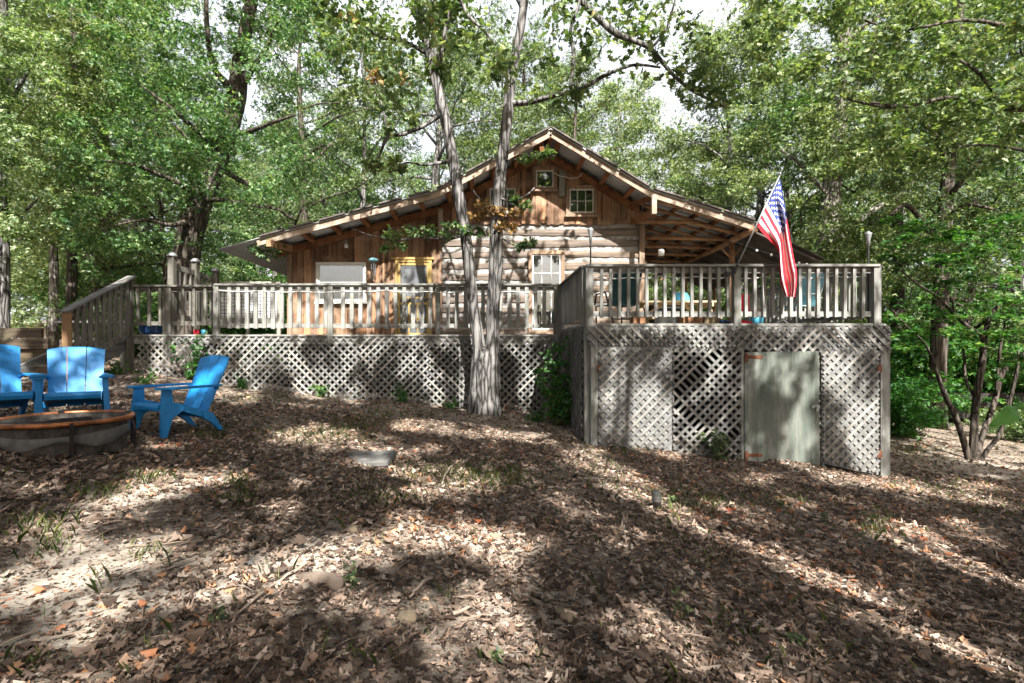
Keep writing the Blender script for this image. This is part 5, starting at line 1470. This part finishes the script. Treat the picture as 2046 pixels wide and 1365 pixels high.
custom_tree('forked_oak', 'forked oak with two grey trunks rising in front of the long deck', base, [[core, stemL, stemR]], br,
  [('crown','leaf_oak',OAK,np.vstack([p1,pa]),np.vstack([n1,na]),rng.uniform(.10,.19,len(p1)+len(pa))),('twig_leaves','leaf_a',OAK,p2,n2,rng.uniform(.07,.13,len(p2))),('withered_leaves','leaf_brown',OAK,p3,n3,rng.uniform(.07,.13,len(p3)))], 'bark')

# large dark oak left of the house
D1 = 15.0
q0 = P(366,560,D1)
base = (q0.x, D1, G(q0.x, D1))
st1 = [(362,730,D1,64),(366,640,D1,56),(368,560,D1,52),(375,490,D1,50),(388,440,D1,48),(402,395,D1,46),(425,340,D1,42),(452,270,D1,38),(468,215,D1,37),(474,180,D1,36),(482,110,D1,28),(497,30,D1,25),(512,-60,D1,22),(520,-220,D1,15)]
br1 = [[(474,185,D1,20),(450,165,D1-.4,15),(425,130,D1-.7,12),(414,60,D1-.9,10),(412,-10,D1-1,8)],
 [(480,180,D1,14),(510,130,D1-.4,10),(535,90,D1-.6,8),(560,30,D1-.8,5)],[(402,395,D1,18),(365,370,D1-.7,13),(320,350,D1-1.2,9),(270,330,D1-1.6,6),(200,320,D1-2,3)],
 [(410,380,D1,15),(395,350,D1-.8,10),(390,300,D1-1.2,8),(350,250,D1-1.7,5)],[(455,270,D1,14),(500,262,D1-.7,10),(545,245,D1-1.2,7),(590,230,D1-1.5,4)],
 [(440,300,D1,14),(395,262,D1-.8,10),(340,215,D1-1.4,7),(280,170,D1-1.8,4)],[(388,440,D1,13),(340,450,D1-1,9),(290,440,D1-1.5,6),(230,450,D1-2,3)],[(600,360,D1+2,12),(612,325,D1+1.8,10),(632,300,D1+1.6,6),(650,290,D1+1.5,3)],[(430,330,D1,12),(500,370,D1+1,10),(560,375,D1+1.7,9),(600,360,D1+2,8)],
 [(400,400,D1,12),(450,400,D1-.8,8),(500,410,D1-1.3,5),(560,420,D1-1.5,3)]]
rng = np.random.default_rng(41)
lst = []
def fill(n, x0, x1, y0, y1, d0, d1, r0, r1, avoid=()):
    out = []
    while len(out) < n:
        x, y = rng.uniform(x0, x1), rng.uniform(y0, y1)
        if any(((x-a)/rx)**2+((y-b)/ry)**2 < 1 for a, b, rx, ry in avoid): continue
        out.append((x, y, rng.uniform(d0, d1), rng.uniform(r0, r1)))
    return out
lst = fill(230, 130, 640, -180, 500, D1-2.6, D1+1.5, 28, 54, [(468,205,24,70),(395,430,30,40),(372,530,30,40),(600,105,28,22),(560,470,70,20),(640,420,50,50)])
pp, nn = px_clumps(lst, 105, rng, .5)
custom_tree('shade_oak', 'large oak with thick dark trunk and dense crown left of the cabin', base, [[st1]], br1, [('crown','leaf_a',SPRIG,pp,nn,rng.uniform(.075,.15,len(pp)))], 'bark_dk')

# pale forked tree right of the flag
D2 = 17.5
q0 = P(1652,700,D2); base = (q0.x, D2, G(q0.x, D2))
st2 = [(1650,840,D2,44),(1650,700,D2,40),(1652,560,D2,38),(1656,460,D2,36),(1660,400,D2,34),(1664,330,D2,28),(1676,260,D2,24),(1682,200,D2,23),(1684,140,D2,22),(1686,90,D2,20),(1696,40,D2,14),(1702,-20,D2,11),(1712,-120,D2,8)]
br2 = [[(1685,105,D2,13),(1668,60,D2-.3,10),(1640,35,D2-.6,8),(1600,22,D2-.9,6),(1560,24,D2-1,4)],[(1688,92,D2,12),(1715,62,D2-.4,9),(1760,30,D2-.7,7),(1810,0,D2-.9,5)],[(1680,225,D2,12),(1710,180,D2-.4,9),(1740,120,D2-.8,7),(1752,60,D2-1,4)],
 [(1660,400,D2,10),(1600,330,D2-.6,7),(1560,300,D2-1,5)],[(1640,500,D2-1,16),(1690,465,D2-1.2,15),(1745,420,D2-1.4,12),(1800,390,D2-1.5,9),(1850,330,D2-1.6,6),(1900,270,D2-1.7,4)],[(1655,520,D2,16),(1640,500,D2-.8,14)]]
rng = np.random.default_rng(51)
lst = fill(150, 1470, 1960, -180, 420, D2-2.5, D2+1.5, 24, 44, [(1684,120,22,80),(1640,70,26,24)])+fill(26, 1620, 1730, 215, 330, D2-1.6, D2-.6, 22, 34)+fill(40, 1600, 1760, 430, 640, D2-1.8, D2-.6, 24, 40)
pp, nn = px_clumps(lst, 95, rng, .5)
custom_tree('pale_forked_tree', 'tree with pale forked upper trunk standing right of the flag', base, [[st2]], br2, [('crown','leaf_b',SPRIG,pp,nn,rng.uniform(.075,.145,len(pp)))], 'bark_lt')

# right-hand dark trunk by the lane
D3 = 15.6
q0 = P(1872,850,D3); base = (q0.x, D3, G(q0.x, D3))
st3 = [(1872,866,D3,44),(1872,830,D3,32),(1873,760,D3,28),(1876,680,D3,27),(1880,580,D3,26),(1886,480,D3,24),(1893,360,D3,22),(1905,220,D3,19),(1915,60,D3,15),(1925,-140,D3,9)]
br3 = [[(1884,500,D3,13),(1840,440,D3-.6,10),(1810,410,D3-1,9),(1780,430,D3-1.4,6)],[(1890,400,D3,12),(1950,330,D3-.8,9),(2000,290,D3-1.3,6),(2046,240,D3-1.6,4)],[(1893,330,D3,11),(1860,260,D3-.7,8),(1800,215,D3-1.3,6),(1740,205,D3-1.7,4)],[(1888,440,D3,10),(1930,410,D3-.8,8),(1990,420,D3-1.4,5)],[(1905,230,D3,10),(1960,200,D3-.8,7),(2020,205,D3-1.4,4)]]
rng = np.random.default_rng(61)
lst = fill(150, 1720, 2130, -180, 560, D3-2.5, D3+1.5, 24, 46)
pp, nn = px_clumps(lst, 95, rng, .45)
custom_tree('lane_tree', 'tree with straight dark trunk beside the lane at the right', base, [[st3]], br3, [('crown','leaf_c',SPRIG,pp,nn,rng.uniform(.075,.145,len(pp)))], 'bark_dk')
# oak outside the right edge whose limbs reach into the picture
D5 = 11.5
base5 = (15.5, 10.5, G(15.5, 10.5))
R5 = thing('overhanging_oak', 'oak just outside the right edge whose leafy limbs hang into the top right corner', 'tree', base5)
mb = MB(); bx5 = base5[2]; limb(mb, [(15.5,10.5,bx5-.2,.3),(15.5,10.5,bx5+2,.22),(15.3,10.6,bx5+5,.18),(15.2,10.8,bx5+8,.14),(15,11,bx5+12,.05)], 10); o = mb.build('trunk', M['bark'], R5, smooth=True); o.location = -Vector(base5)
mb = MB()
for pth in ([(2260,330,10.9,16),(2120,230,11,13),(2000,215,11,11),(1900,195,11,8),(1800,215,11,6),(1700,200,11.2,4),(1650,170,11.3,2)],[(2290,100,11,14),(2150,70,11,11),(2046,60,11,9),(1930,40,11,7),(1800,60,11.2,5),(1700,30,11.3,3)],[(2000,215,11,8),(1960,150,11.2,6),(1900,110,11.4,4)],[(2260,330,10.9,10),(2150,330,11,8),(2040,300,11.2,6),(1950,290,11.4,4),(1880,300,11.5,2)]):
    limb(mb, px_path(pth), 7, .06, 4)
o = mb.build('branch', M['bark_dk'], R5, smooth=True); o.location = -Vector(base5)
rng = np.random.default_rng(77)
lst = fill(120, 1500, 2150, -80, 190, 10.2, 12.5, 26, 46, [(1600,70,60,30)])+fill(46, 1700, 2150, 180, 330, 10.2, 12.5, 26, 44)
pp, nn = px_clumps(lst, 64, rng, .6)
o = scatter('crown', pp, nn, rng.uniform(.09,.17,len(pp)), OAK, M['leaf_oak'], R5, curl=.25, rng=rng); o.location = -Vector(base5)
# slim trunks at the far left
for px, d, w, lab, bm in ((3,14.5,26,'pale mottled trunk at the left edge beside the neighbour house roof','bark'),(106,19,16,'slim pale trunk right of the neighbour house','bark_lt'),(142,17,20,'dark slim trunk behind the lower end of the stair handrail','bark_dk')):
    q0 = P(px,660,d); rng = np.random.default_rng(px); random.seed(px)
    st_ = [(px-2,705,d,w*1.2),(px,640,d,w),(px+2,520,d,w*.9),(px-3,380,d,w*.8),(px+6,200,d,w*.65),(px+4,0,d,w*.5),(px+10,-160,d,w*.3)]
    br_ = [[(px+2,480,d,w*.4),(px+50,420,d-.6,w*.25),(px+90,380,d-1,w*.12)],[(px-2,380,d,w*.4),(px-50,300,d-.6,w*.25),(px-90,250,d-1,w*.12)],[(px+5,220,d,w*.4),(px+50,150,d-.6,w*.2),(px+80,70,d-1,w*.1)]]
    lst = fill(70, px-110, px+120, -180, 470, d-1.5, d+1.5, 24, 44)+fill(44, px-46, px+46, 20, 490, d-1.6, d-.6, 24, 40); pp, nn = px_clumps(lst, 95, rng, .5)
    custom_tree('slim_tree', lab, (q0.x, d, G(q0.x, d)), [[st_]], br_, [('crown','leaf_b',SPRIG,pp,nn,rng.uniform(.075,.14,len(pp)))], bm, group='slim trees at the left')

# multi-stemmed understory shrub right of the storage deck
D4 = 10.5
q0 = P(1945,922,D4); base = (q0.x, D4, G(q0.x, D4))
S = [[(1938,925,D4,13),(1925,880,D4,11),(1908,830,D4-.1,10),(1888,790,D4-.2,9),(1870,740,D4-.3,6),(1850,690,D4-.4,4),(1800,640,D4-.5,3),(1770,600,D4-.5,2)],
 [(1943,925,D4,14),(1946,860,D4,13),(1950,800,D4+.1,12),(1962,730,D4+.1,12),(1968,670,D4+.1,9),(1985,620,D4,7),(2025,600,D4,4)],
 [(1950,925,D4,11),(1960,880,D4+.2,10),(1985,810,D4+.3,9),(2005,740,D4+.4,9),(2040,715,D4+.4,8),(2090,660,D4+.4,5)],
 [(1956,925,D4+.1,10),(1972,900,D4+.2,8),(2000,860,D4+.4,7),(2030,750,D4+.4,6),(2035,700,D4+.4,3)],
 [(1963,672,D4+.1,9),(1930,650,D4-.1,8),(1900,620,D4-.3,7),(1875,595,D4-.5,5),(1830,565,D4-.7,4),(1800,540,D4-.8,3)],
 [(1905,625,D4-.3,4),(1905,600,D4-.4,3),(1912,580,D4-.4,2)],[(1952,800,D4+.1,6),(1930,760,D4+.3,5),(1925,700,D4+.4,4),(1905,640,D4+.5,2)],[(1990,790,D4+.3,6),(1998,700,D4+.2,5),(2010,640,D4+.1,3)]]
rng = np.random.default_rng(71)
lst = fill(130, 1760, 2120, 430, 735, D4-1.2, D4+1.6, 14, 30, [(1960,690,20,60)])+fill(14, 1840, 2046, 740, 800, D4, D4+1.5, 10, 18)
pp, nn = px_clumps(lst, 46, rng, .30); nn = nn*np.array([.5,.5,1])+np.array([0,-.1,.5])
custom_tree('understory_shrub', 'many stemmed arching shrub with bright green leaves right of the storage deck', base, [[c] for c in S], [], [('foliage','leaf_d',OVAL,pp,nn,rng.uniform(.07,.13,len(pp)))], 'bark_dk', cat='shrub')

# near sapling that reaches into the right edge with big leaves
r = thing('sapling', 'sapling with big smooth green leaves reaching in at the right edge', 'sapling', (1.95, 1.75, G(1.95, 1.75)))
off = -Vector(r.location)
mb = MB(); mb.tube([(1.95,1.75,G(1.95,1.75)-.05),(1.96,1.75,-.9),(1.97,1.74,-.45),(1.95,1.73,-.15),(1.96,1.73,.1)], [.012,.011,.009,.007,.004], 7)
a1 = P(2046,812,1.72); a2 = P(2034,800,1.72)
mb.tube([(1.96,1.74,-.35),tuple(a1)], [.005,.003], 5); mb.tube([(1.95,1.73,-.12),tuple(P(2060,793,1.72))], [.005,.003], 5)
o = mb.build('stem', M['stem'], r, smooth=True); o.location = off
def big_leaf(a, tip, w, nrm):
    a, tip = Vector(a), Vector(tip); d = tip-a; L = d.length; d.normalize(); nr = Vector(nrm); sd = d.cross(nr).normalized(); nr = sd.cross(d)
    mb = MB(); n = 10; m = 6
    for i in range(n+1):
        t = i/n; ww = w*math.sin(PI*min(1, t**.8))**.75*(1 if 0 < i < n else 0)+.0006
        for k in range(m+1):
            s_ = k/m*2-1
            p = a+d*(L*t)+sd*(ww*s_)+nr*(-.25*abs(s_)*ww*.5+.02*math.sin(t*3)+.06*L*math.sin(PI*t)+.004*math.sin(14*t+3*abs(s_)))
            mb.v.append(tuple(p))
    for i in range(n):
        for k in range(m): q = i*(m+1)+k; mb.f.append((q, q+1, q+m+2, q+m+1))
    o = mb.build('leaf', M['bigleaf'], r, smooth=True); o.location = off
M['bigleaf'] = leafmat('sapling_leaf', [(.0,(.09,.22,.03)),(.6,(.12,.28,.045)),(1,(.16,.32,.07))], .4)
big_leaf(P(2029,815,1.72), P(1974,853,1.66), .026, (.2,-1,.55))
big_leaf(P(2062,793,1.72), P(2031,818,1.70), .018, (.3,-1,.5))
big_leaf((1.97,1.74,-.45),(2.12,1.70,-.52), .03, (0,-.3,1))

# climbing bushes and weeds along the skirts
def weed(name, label, cat, px, py, d, H, W, n, leaf, lm='leaf_d', tpl=OVAL, stems=7, group=None, seed=1):
    rng = np.random.default_rng(seed); q = P(px, py, d); b = (q.x, d, G(q.x, d)); r = thing(name, label, cat, b, 0, group)
    mb = MB(); cs = []; cr = []
    for i in range(stems):
        a = rng.uniform(0, 6.3); L = rng.uniform(.5, 1); pts = grow(mb, (rng.uniform(-.2,.2)*W, rng.uniform(-.1,.1)*W, -.03), a, rng.uniform(.9, 1.5), H*L, .008+.004*H, rng, 5, 5)
        for k in range(1, 6):
            cc = pts[k][:3].copy(); cc[0] = np.clip(cc[0], -W, W); cc[1] = np.clip(cc[1], -W*.6, .12); cs.append(cc); cr.append(W*.34)
    mb.build('stem', M['stem'], r, smooth=True)
    pos, nrm = clumps(cs, cr, max(3, n//len(cs)), rng, .6); pos[:, 2] = np.maximum(pos[:, 2], .02); nrm = nrm+np.array([0,-.35,.2])
    scatter('foliage', pos, nrm, rng.uniform(.7,1.3,len(pos))*leaf, tpl, M[lm], r, curl=.2, rng=rng); return r
weed('climbing_bush','dark green leafy bush climbing the lattice in the corner between the two decks','bush',1112,850,9.6,1.9,.42,1500,.085,stems=14,seed=2)
weed('climbing_bush','leafy green vine on the dark lattice beside the stairs','bush',385,760,10.85,1.15,.35,420,.075,seed=3)
weed('climbing_bush','low green bush growing on the storage deck lattice left of the plywood door','bush',1435,908,8.1,.62,.2,420,.05,lm='leaf_c',seed=4)
wl5 = [(1240-432,815,10.75,.55,.22,'green weed clump against the lattice left of the oak trunk'),(640,798,10.8,.35,.2,'small weed at the lattice foot right of the blue chair'),(235,752,10.4,.5,.4,'bright green weeds below the stair post'),(290,765,9.6,.3,.4,'low bright weeds in front of the dark lattice'),
 (480,790,10.8,.3,.2,'small weed at the lattice foot just behind the blue chair'),(1070,845,9.9,.35,.3,'low weeds right of the oak trunk base'),(900,822,10.7,.25,.25,'low weeds just left of the oak trunk base')]
for i, (px, py, d, H, W, lab) in enumerate(wl5): weed('weed', lab, 'weed', px, py, d, H, W, 200, .055, seed=20+i, group='weeds along the lattice')
def near_weed(px, py, H, lab, seed, n=34, leaf=.032, W=.07):
    p = at_ground(px, py); rng = np.random.default_rng(seed); r = thing('weed', lab, 'weed', tuple(p), 0, 'weeds in the yard')
    mb = MB(); cs = []; 
    for i in range(3):
        pts = grow(mb, (0,0,-.01), rng.uniform(0,6), rng.uniform(1.0,1.5), H*rng.uniform(.6,1), .003, rng, 4, 4)
        cs += [q[:3] for q in pts[1:]]
    mb.build('stem', M['stem'], r); pos = np.array(cs)[rng.integers(0,len(cs),n)]+rng.normal(0,.012,(n,3)); nrm = rng.normal(0,.5,(n,3))+np.array([0,-.2,1])
    scatter('foliage', pos, nrm, rng.uniform(.5,1.2,n)*leaf, OVAL, M['leaf_c'], r, curl=.3, rng=rng)
for i, (px, py, H, lab) in enumerate(((712,1175,.20,'upright green weed in the sunlit leaves left of the middle'),(1365,1240,.18,'leafy weed in the shadow below the right middle'),(1590,1290,.12,'green weed tuft near the bottom right'),(440,1250,.08,'small broad leaved weed below the left sunlit patch'),
   (980,1320,.08,'small weed at the bottom in the middle sunlit spot'),(15,1345,.10,'bright weed in the bottom left corner'),(640,1335,.06,'blue green low weed near the bottom left of the middle'),(1340,1010,.16,'green weeds beside the grey pipe'),(1745,1055,.22,'pale flowering weeds in the right sunlit streak'),(1650,1045,.14,'green weeds left of the pale flowering weeds'),(1560,1015,.10,'low weed before the plywood door'))):
    near_weed(px, py, H, lab, 80+i)

# ================================================================== LITTER AND GRASS
rng = np.random.default_rng(5)
LIT_OAK = leaf_halves([(.05,.08),(.07,.18),(.30,.24),(.10,.36),(.13,.42),(.44,.52),(.36,.60),(.13,.64),(.15,.72),(.28,.84),(.10,.88)])
def visible_ground(n, y0, y1, power=1.0, half=1.30):
    y = y0+(y1-y0)*rng.uniform(0, 1, n)**power
    x = (rng.uniform(-1, 1, n)*half+.057)*np.maximum(y, 1.6)
    return x, y
def not_under(x, y):
    und = ((y > YD-.0) & (x > -7.7) & (x < 1.7) & (y < 19)) | ((y > YU-.04) & (x > 1.7) & (x < 6.7))
    return ~und
def litter(n, y0, y1, power, s0, s1, tpl, lift=.02):
    x, y = visible_ground(n, y0, y1, power)
    # thinner where soil shows
    den = .62+.38*np.sin(1.7*x+.6*y)*np.sin(1.3*y-.9*x+2)+.25*np.sin(4.1*x+2.2*y+1)
    bare = np.exp(-(((x+1.7)/1.3)**2+((y-2.3)/.75)**2))+.7*np.exp(-(((x-.1)/.7)**2+((y-3.4)/.5)**2))+.6*np.exp(-(((x+2.2)/.9)**2+((y-3.9)/.5)**2))
    k = not_under(x, y) & (rng.uniform(0, 1, n) < den+.42-.62*bare); x, y = x[k], y[k]; n = len(x)
    pos = np.stack([x, y, gz(x, y)+rng.uniform(.002, lift, n)], 1)
    nrm = rng.normal(0, .26, (n, 3))+np.array([0, 0, 1.0])
    return pos, nrm, rng.uniform(0, 1, n)**1.3*(s1-s0)+s0
parts_ = [litter(36000, .9, 4.0, 1, .022, .074, OAK), litter(64000, 3.5, 8.5, .9, .026, .078, OAK), litter(18000, 8, 15, 1, .05, .10, OAK)]
pos = np.vstack([a[0] for a in parts_]); nrm = np.vstack([a[1] for a in parts_]); size = np.concatenate([a[2] for a in parts_])
o = scatter('fallen_leaves', pos, nrm, size, LIT_OAK, M['litter'], curl=.62, rng=rng, narrow=rng.uniform(.55, 1.1, len(pos)))
tag(o, 'dry brown oak leaves lying all over the sloping yard', 'leaves', kind='stuff')
x, y = visible_ground(60000, .9, 7.5, 1.1)
k = not_under(x, y); x, y = x[k], y[k]; n = len(x)
o = scatter('leaf_fragments', np.stack([x, y, gz(x, y)+rng.uniform(.001,.008,n)], 1), rng.normal(0,.3,(n,3))+np.array([0,0,1.]), rng.uniform(.008,.03,n), SIMPLE, M['litter'], rng=rng)
tag(o, 'crumbled leaf bits and bark chips between the fallen leaves', 'leaf bits', kind='stuff')
x, y = visible_ground(900, 1.2, 8.5, 1.0); k = not_under(x, y); x, y = x[k], y[k]; n = len(x)
TWIG = (np.array([(-.02,0,0),(.02,0,0),(0,0,.03),(-.015,.5,.06),(.015,.5,.06),(0,.5,.085),(-.006,1,.01),(.006,1,.01),(0,1,.02)], float), [[0,1,4,3],[1,2,5,4],[2,0,3,5],[3,4,7,6],[4,5,8,7],[5,3,6,8]])
o = scatter('twigs', np.stack([x, y, gz(x, y)+rng.uniform(.008,.02,n)], 1), rng.normal(0,.08,(n,3))+np.array([0,0,1.]), rng.uniform(.05,.22,n)**1.0, TWIG, M['stick'], rng=rng, narrow=rng.uniform(.6,1.5,n))
tag(o, 'small dry twigs scattered among the fallen leaves', 'twigs', kind='stuff')
# grass tufts
GP = [(100,1090,60,26,90),(300,1110,40,20,60),(480,972,35,14,70),(560,1150,40,15,30),(640,870,120,20,500),(900,950,140,30,500),(720,850,60,16,250),(1000,960,80,20,250),(1340,1000,60,30,200),(1200,950,80,30,150),(60,1050,60,14,60),(470,1000,50,15,70),(300,960,50,10,60),(1430,1010,50,24,120),(1560,1000,80,24,140),(1750,1060,60,24,100),(1830,900,60,16,260),
      (1900,980,100,24,200),(1450,1250,70,40,60),(1620,1310,60,30,50),(820,830,100,10,300),(520,800,120,12,300),(1250,900,60,12,150),(200,990,60,14,60),(700,1320,50,20,20),(1380,1120,70,30,60),(1980,1020,60,25,80),(420,870,40,10,120),(780,1000,80,16,120),(40,1340,40,20,30)]
px = []; py = []
for a, b, rx, ry, n in GP:
    n = int(n*1.1); px.append(a+rng.normal(0, rx*.6, n)); py.append(b+rng.normal(0, ry*.6, n))
for _ in range(120):
    n = int(rng.integers(2, 8)); a, b = rng.uniform(0, 2046), 840+525*rng.uniform(0,1)**1.3; px.append(a+rng.normal(0, 9, n)); py.append(b+rng.normal(0, 3, n))
px = np.concatenate(px); py = np.concatenate(py)
dd = np.full(len(px), 1.2); hit = np.zeros(len(px), bool)
for _ in range(560):
    X = (px-CX)/F*dd; Z = (CY-py)/F*dd; below = Z < gz(X, dd); hit |= below
    dd = np.where(hit, dd, dd+.025)
    if hit.all(): break
X = (px-CX)/F*dd; k = hit & not_under(X, dd) & (dd < 14) & ((py < 1080) | (rng.uniform(0, 1, len(px)) < .35)); X = X[k]; Y = dd[k]; n = len(X)
H = rng.uniform(.03, .10, n)
az = rng.uniform(0, 2*PI, n); ln = rng.uniform(.1, .8, n); b = np.stack([X, Y, gz(X, Y)-.004], 1)
w = .0018; tx = np.stack([np.cos(az+PI/2), np.sin(az+PI/2), 0*az], 1)*w; d = np.stack([np.cos(az)*ln, np.sin(az)*ln, 1+0*az], 1)
mid = b+d*np.array([.4,.4,1])*(H*.55)[:, None]; tip = b+d*H[:, None]
V = np.stack([b-tx, b+tx, mid+tx*.8, tip, mid-tx*.8], 1).reshape(-1, 3)
loops = (np.array([0,1,2,3,4])[None]+(np.arange(n)*5)[:, None]).ravel()
o = np_mesh('grass', V, loops, np.arange(n)*5, np.full(n, 5), M['grass']); tag(o, 'thin tufts of grass growing through the leaf litter', 'grass', kind='stuff')
# ================================================================== LIGHT
rng = np.random.default_rng(99)
roots = [(-7.5,-5.0),(-1.0,-9.5),(5.5,-5.5),(12.0,-1.0),(-12.5,1.5),(9.5,-11)]
names = ['tall oak standing behind the photographer on the left','tall oak straight behind the photographer farthest back','oak behind the photographer on the right shading the yard','oak outside the right edge shading the storage deck','oak outside the left edge shading the fire pit','oak behind the photographer at far right back']
NC = 3300
C = np.stack([rng.uniform(-11.5, 15, NC), rng.uniform(-12, 7.5, NC), rng.uniform(6.5, 12.5, NC)], 1)
C = C[(C[:, 2] > .86*C[:, 1]+2.6)]
CR = rng.uniform(.35, .85, len(C))
pos, nrm = clumps(C, CR, 42, rng, .45)
pos = pos[(pos[:, 2] > .80*pos[:, 1]+1.6)]
keep = sunkeep(pos, rng)
nrm = rng.normal(0, .6, pos.shape)+np.array(SUN)*.9
pos = pos[keep]; nrm = nrm[keep]
R_ = np.array(roots); own = np.argmin(((pos[:, None, :2]-R_[None])**2).sum(-1), 1)
for i, (x, y) in enumerate(roots):
    z = G(x, y); r = thing('yard_oak', names[i], 'tree', (x, y, z), 0, 'oaks behind the photographer'); off = -Vector(r.location)
    P_ = pos[own == i]
    mb = MB(); random.seed(i)
    H_ = 11.5; limb(mb, [(x,y,z-.2,.36),(x+.1,y,z+2,.26),(x+.15,y+.1,z+6,.2),(x+.3,y+.2,z+9,.13),(x+.2,y+.3,z+H_,.05)], 10)
    o = mb.build('trunk', M['bark'], r, smooth=True); o.location = off
    mb = MB()
    for k in range(min(26, len(P_)//40)):
        t = P_[rng.integers(len(P_))]; zz = z+rng.uniform(5.5, 9)
        m = (np.array([x, y, zz])+t)/2+np.array([0, 0, .5]); limb(mb, [(x+.2, y+.15, zz, .07), (*m, .045), (*t, .01)], 6)
    o = mb.build('branch', M['bark'], r, smooth=True); o.location = off
    o = scatter('crown', P_, nrm[own == i], rng.uniform(.15, .27, len(P_)), SPRIG, M['leaf_shade'], r, rng=rng); o.location = off

w = bpy.data.worlds.new('World'); SC.world = w; w.use_nodes = True
nt = w.node_tree; nt.nodes.clear()
sky = nt.nodes.new('ShaderNodeTexSky'); sky.sky_type = 'NISHITA'; sky.sun_disc = False
sky.sun_elevation = EL; sky.sun_rotation = math.atan2(HX, HY); sky.dust_density = 7.0; sky.air_density = 1.0; sky.ozone_density = 1.0
bg = nt.nodes.new('ShaderNodeBackground'); bg.inputs['Strength'].default_value = SKY
ow = nt.nodes.new('ShaderNodeOutputWorld'); 
tc = nt.nodes.new('ShaderNodeTexCoord'); sp = nt.nodes.new('ShaderNodeSeparateXYZ'); nt.links.new(tc.outputs['Generated'], sp.inputs[0])
nz = nt.nodes.new('ShaderNodeTexNoise'); nz.inputs['Scale'].default_value = 2.2; nz.inputs['Detail'].default_value = 7; nz.inputs['Roughness'].default_value = .55; nt.links.new(tc.outputs['Generated'], nz.inputs['Vector'])
r1 = nt.nodes.new('ShaderNodeMapRange'); r1.interpolation_type = 'SMOOTHSTEP'; r1.inputs['From Min'].default_value = .25; r1.inputs['From Max'].default_value = .62; r1.inputs['To Min'].default_value = .25; nt.links.new(nz.outputs['Fac'], r1.inputs['Value'])
r2 = nt.nodes.new('ShaderNodeMapRange'); r2.interpolation_type = 'SMOOTHSTEP'; r2.inputs['From Min'].default_value = -.1; r2.inputs['From Max'].default_value = .6; nt.links.new(sp.outputs['Y'], r2.inputs['Value'])
r3 = nt.nodes.new('ShaderNodeMapRange'); r3.interpolation_type = 'SMOOTHSTEP'; r3.inputs['From Min'].default_value = .85; r3.inputs['From Max'].default_value = .55; nt.links.new(sp.outputs['Z'], r3.inputs['Value'])
m0 = nt.nodes.new('ShaderNodeMath'); m0.operation = 'MULTIPLY'; nt.links.new(r1.outputs[0], m0.inputs[0]); nt.links.new(r2.outputs[0], m0.inputs[1])
mm = nt.nodes.new('ShaderNodeMath'); mm.operation = 'MULTIPLY'; nt.links.new(m0.outputs[0], mm.inputs[0]); nt.links.new(r3.outputs[0], mm.inputs[1])
mx = nt.nodes.new('ShaderNodeMixRGB'); nt.links.new(mm.outputs[0], mx.inputs[0]); nt.links.new(sky.outputs[0], mx.inputs[1]); mx.inputs[2].default_value = (5.9, 6.1, 6.5, 1)
nt.links.new(mx.outputs[0], bg.inputs[0]); nt.links.new(bg.outputs[0], ow.inputs[0])
ld = bpy.data.lights.new('sun', 'SUN'); ld.energy = SUNP; ld.angle = math.radians(.53); ld.color = (1, .965, .915)
lo = bpy.data.objects.new('sun', ld); COL.objects.link(lo); lo.rotation_euler = SUN.to_track_quat('Z', 'Y').to_euler(); lo.location = SUN*60

# ================================================================== CAMERA
cd = bpy.data.cameras.new('camera'); cam = bpy.data.objects.new('camera', cd); COL.objects.link(cam)
cam.location = (0, 0, 0); cam.rotation_euler = (math.radians(90), 0, 0)
cd.sensor_fit = 'HORIZONTAL'; cd.sensor_width = 36; cd.lens = 36*F/2046
cd.shift_x = (1023-CX)/2046; cd.shift_y = (CY-682.5)/2046
cd.clip_start = .05; cd.clip_end = 600
SC.camera = cam
SC.view_settings.view_transform = 'Standard'; SC.view_settings.look = 'None'; SC.view_settings.gamma = 1; SC.view_settings.exposure = EXPO
SC.view_settings.use_curve_mapping = False
cy = SC.cycles; cy.use_denoising = True; cy.max_bounces = 6; cy.diffuse_bounces = 3; cy.glossy_bounces = 2; cy.transmission_bounces = 4; cy.transparent_max_bounces = 8
cy.caustics_reflective = False; cy.caustics_refractive = False; cy.sample_clamp_indirect = 6; cy.use_adaptive_sampling = True; cy.adaptive_threshold = .02
SC.render.use_persistent_data = False
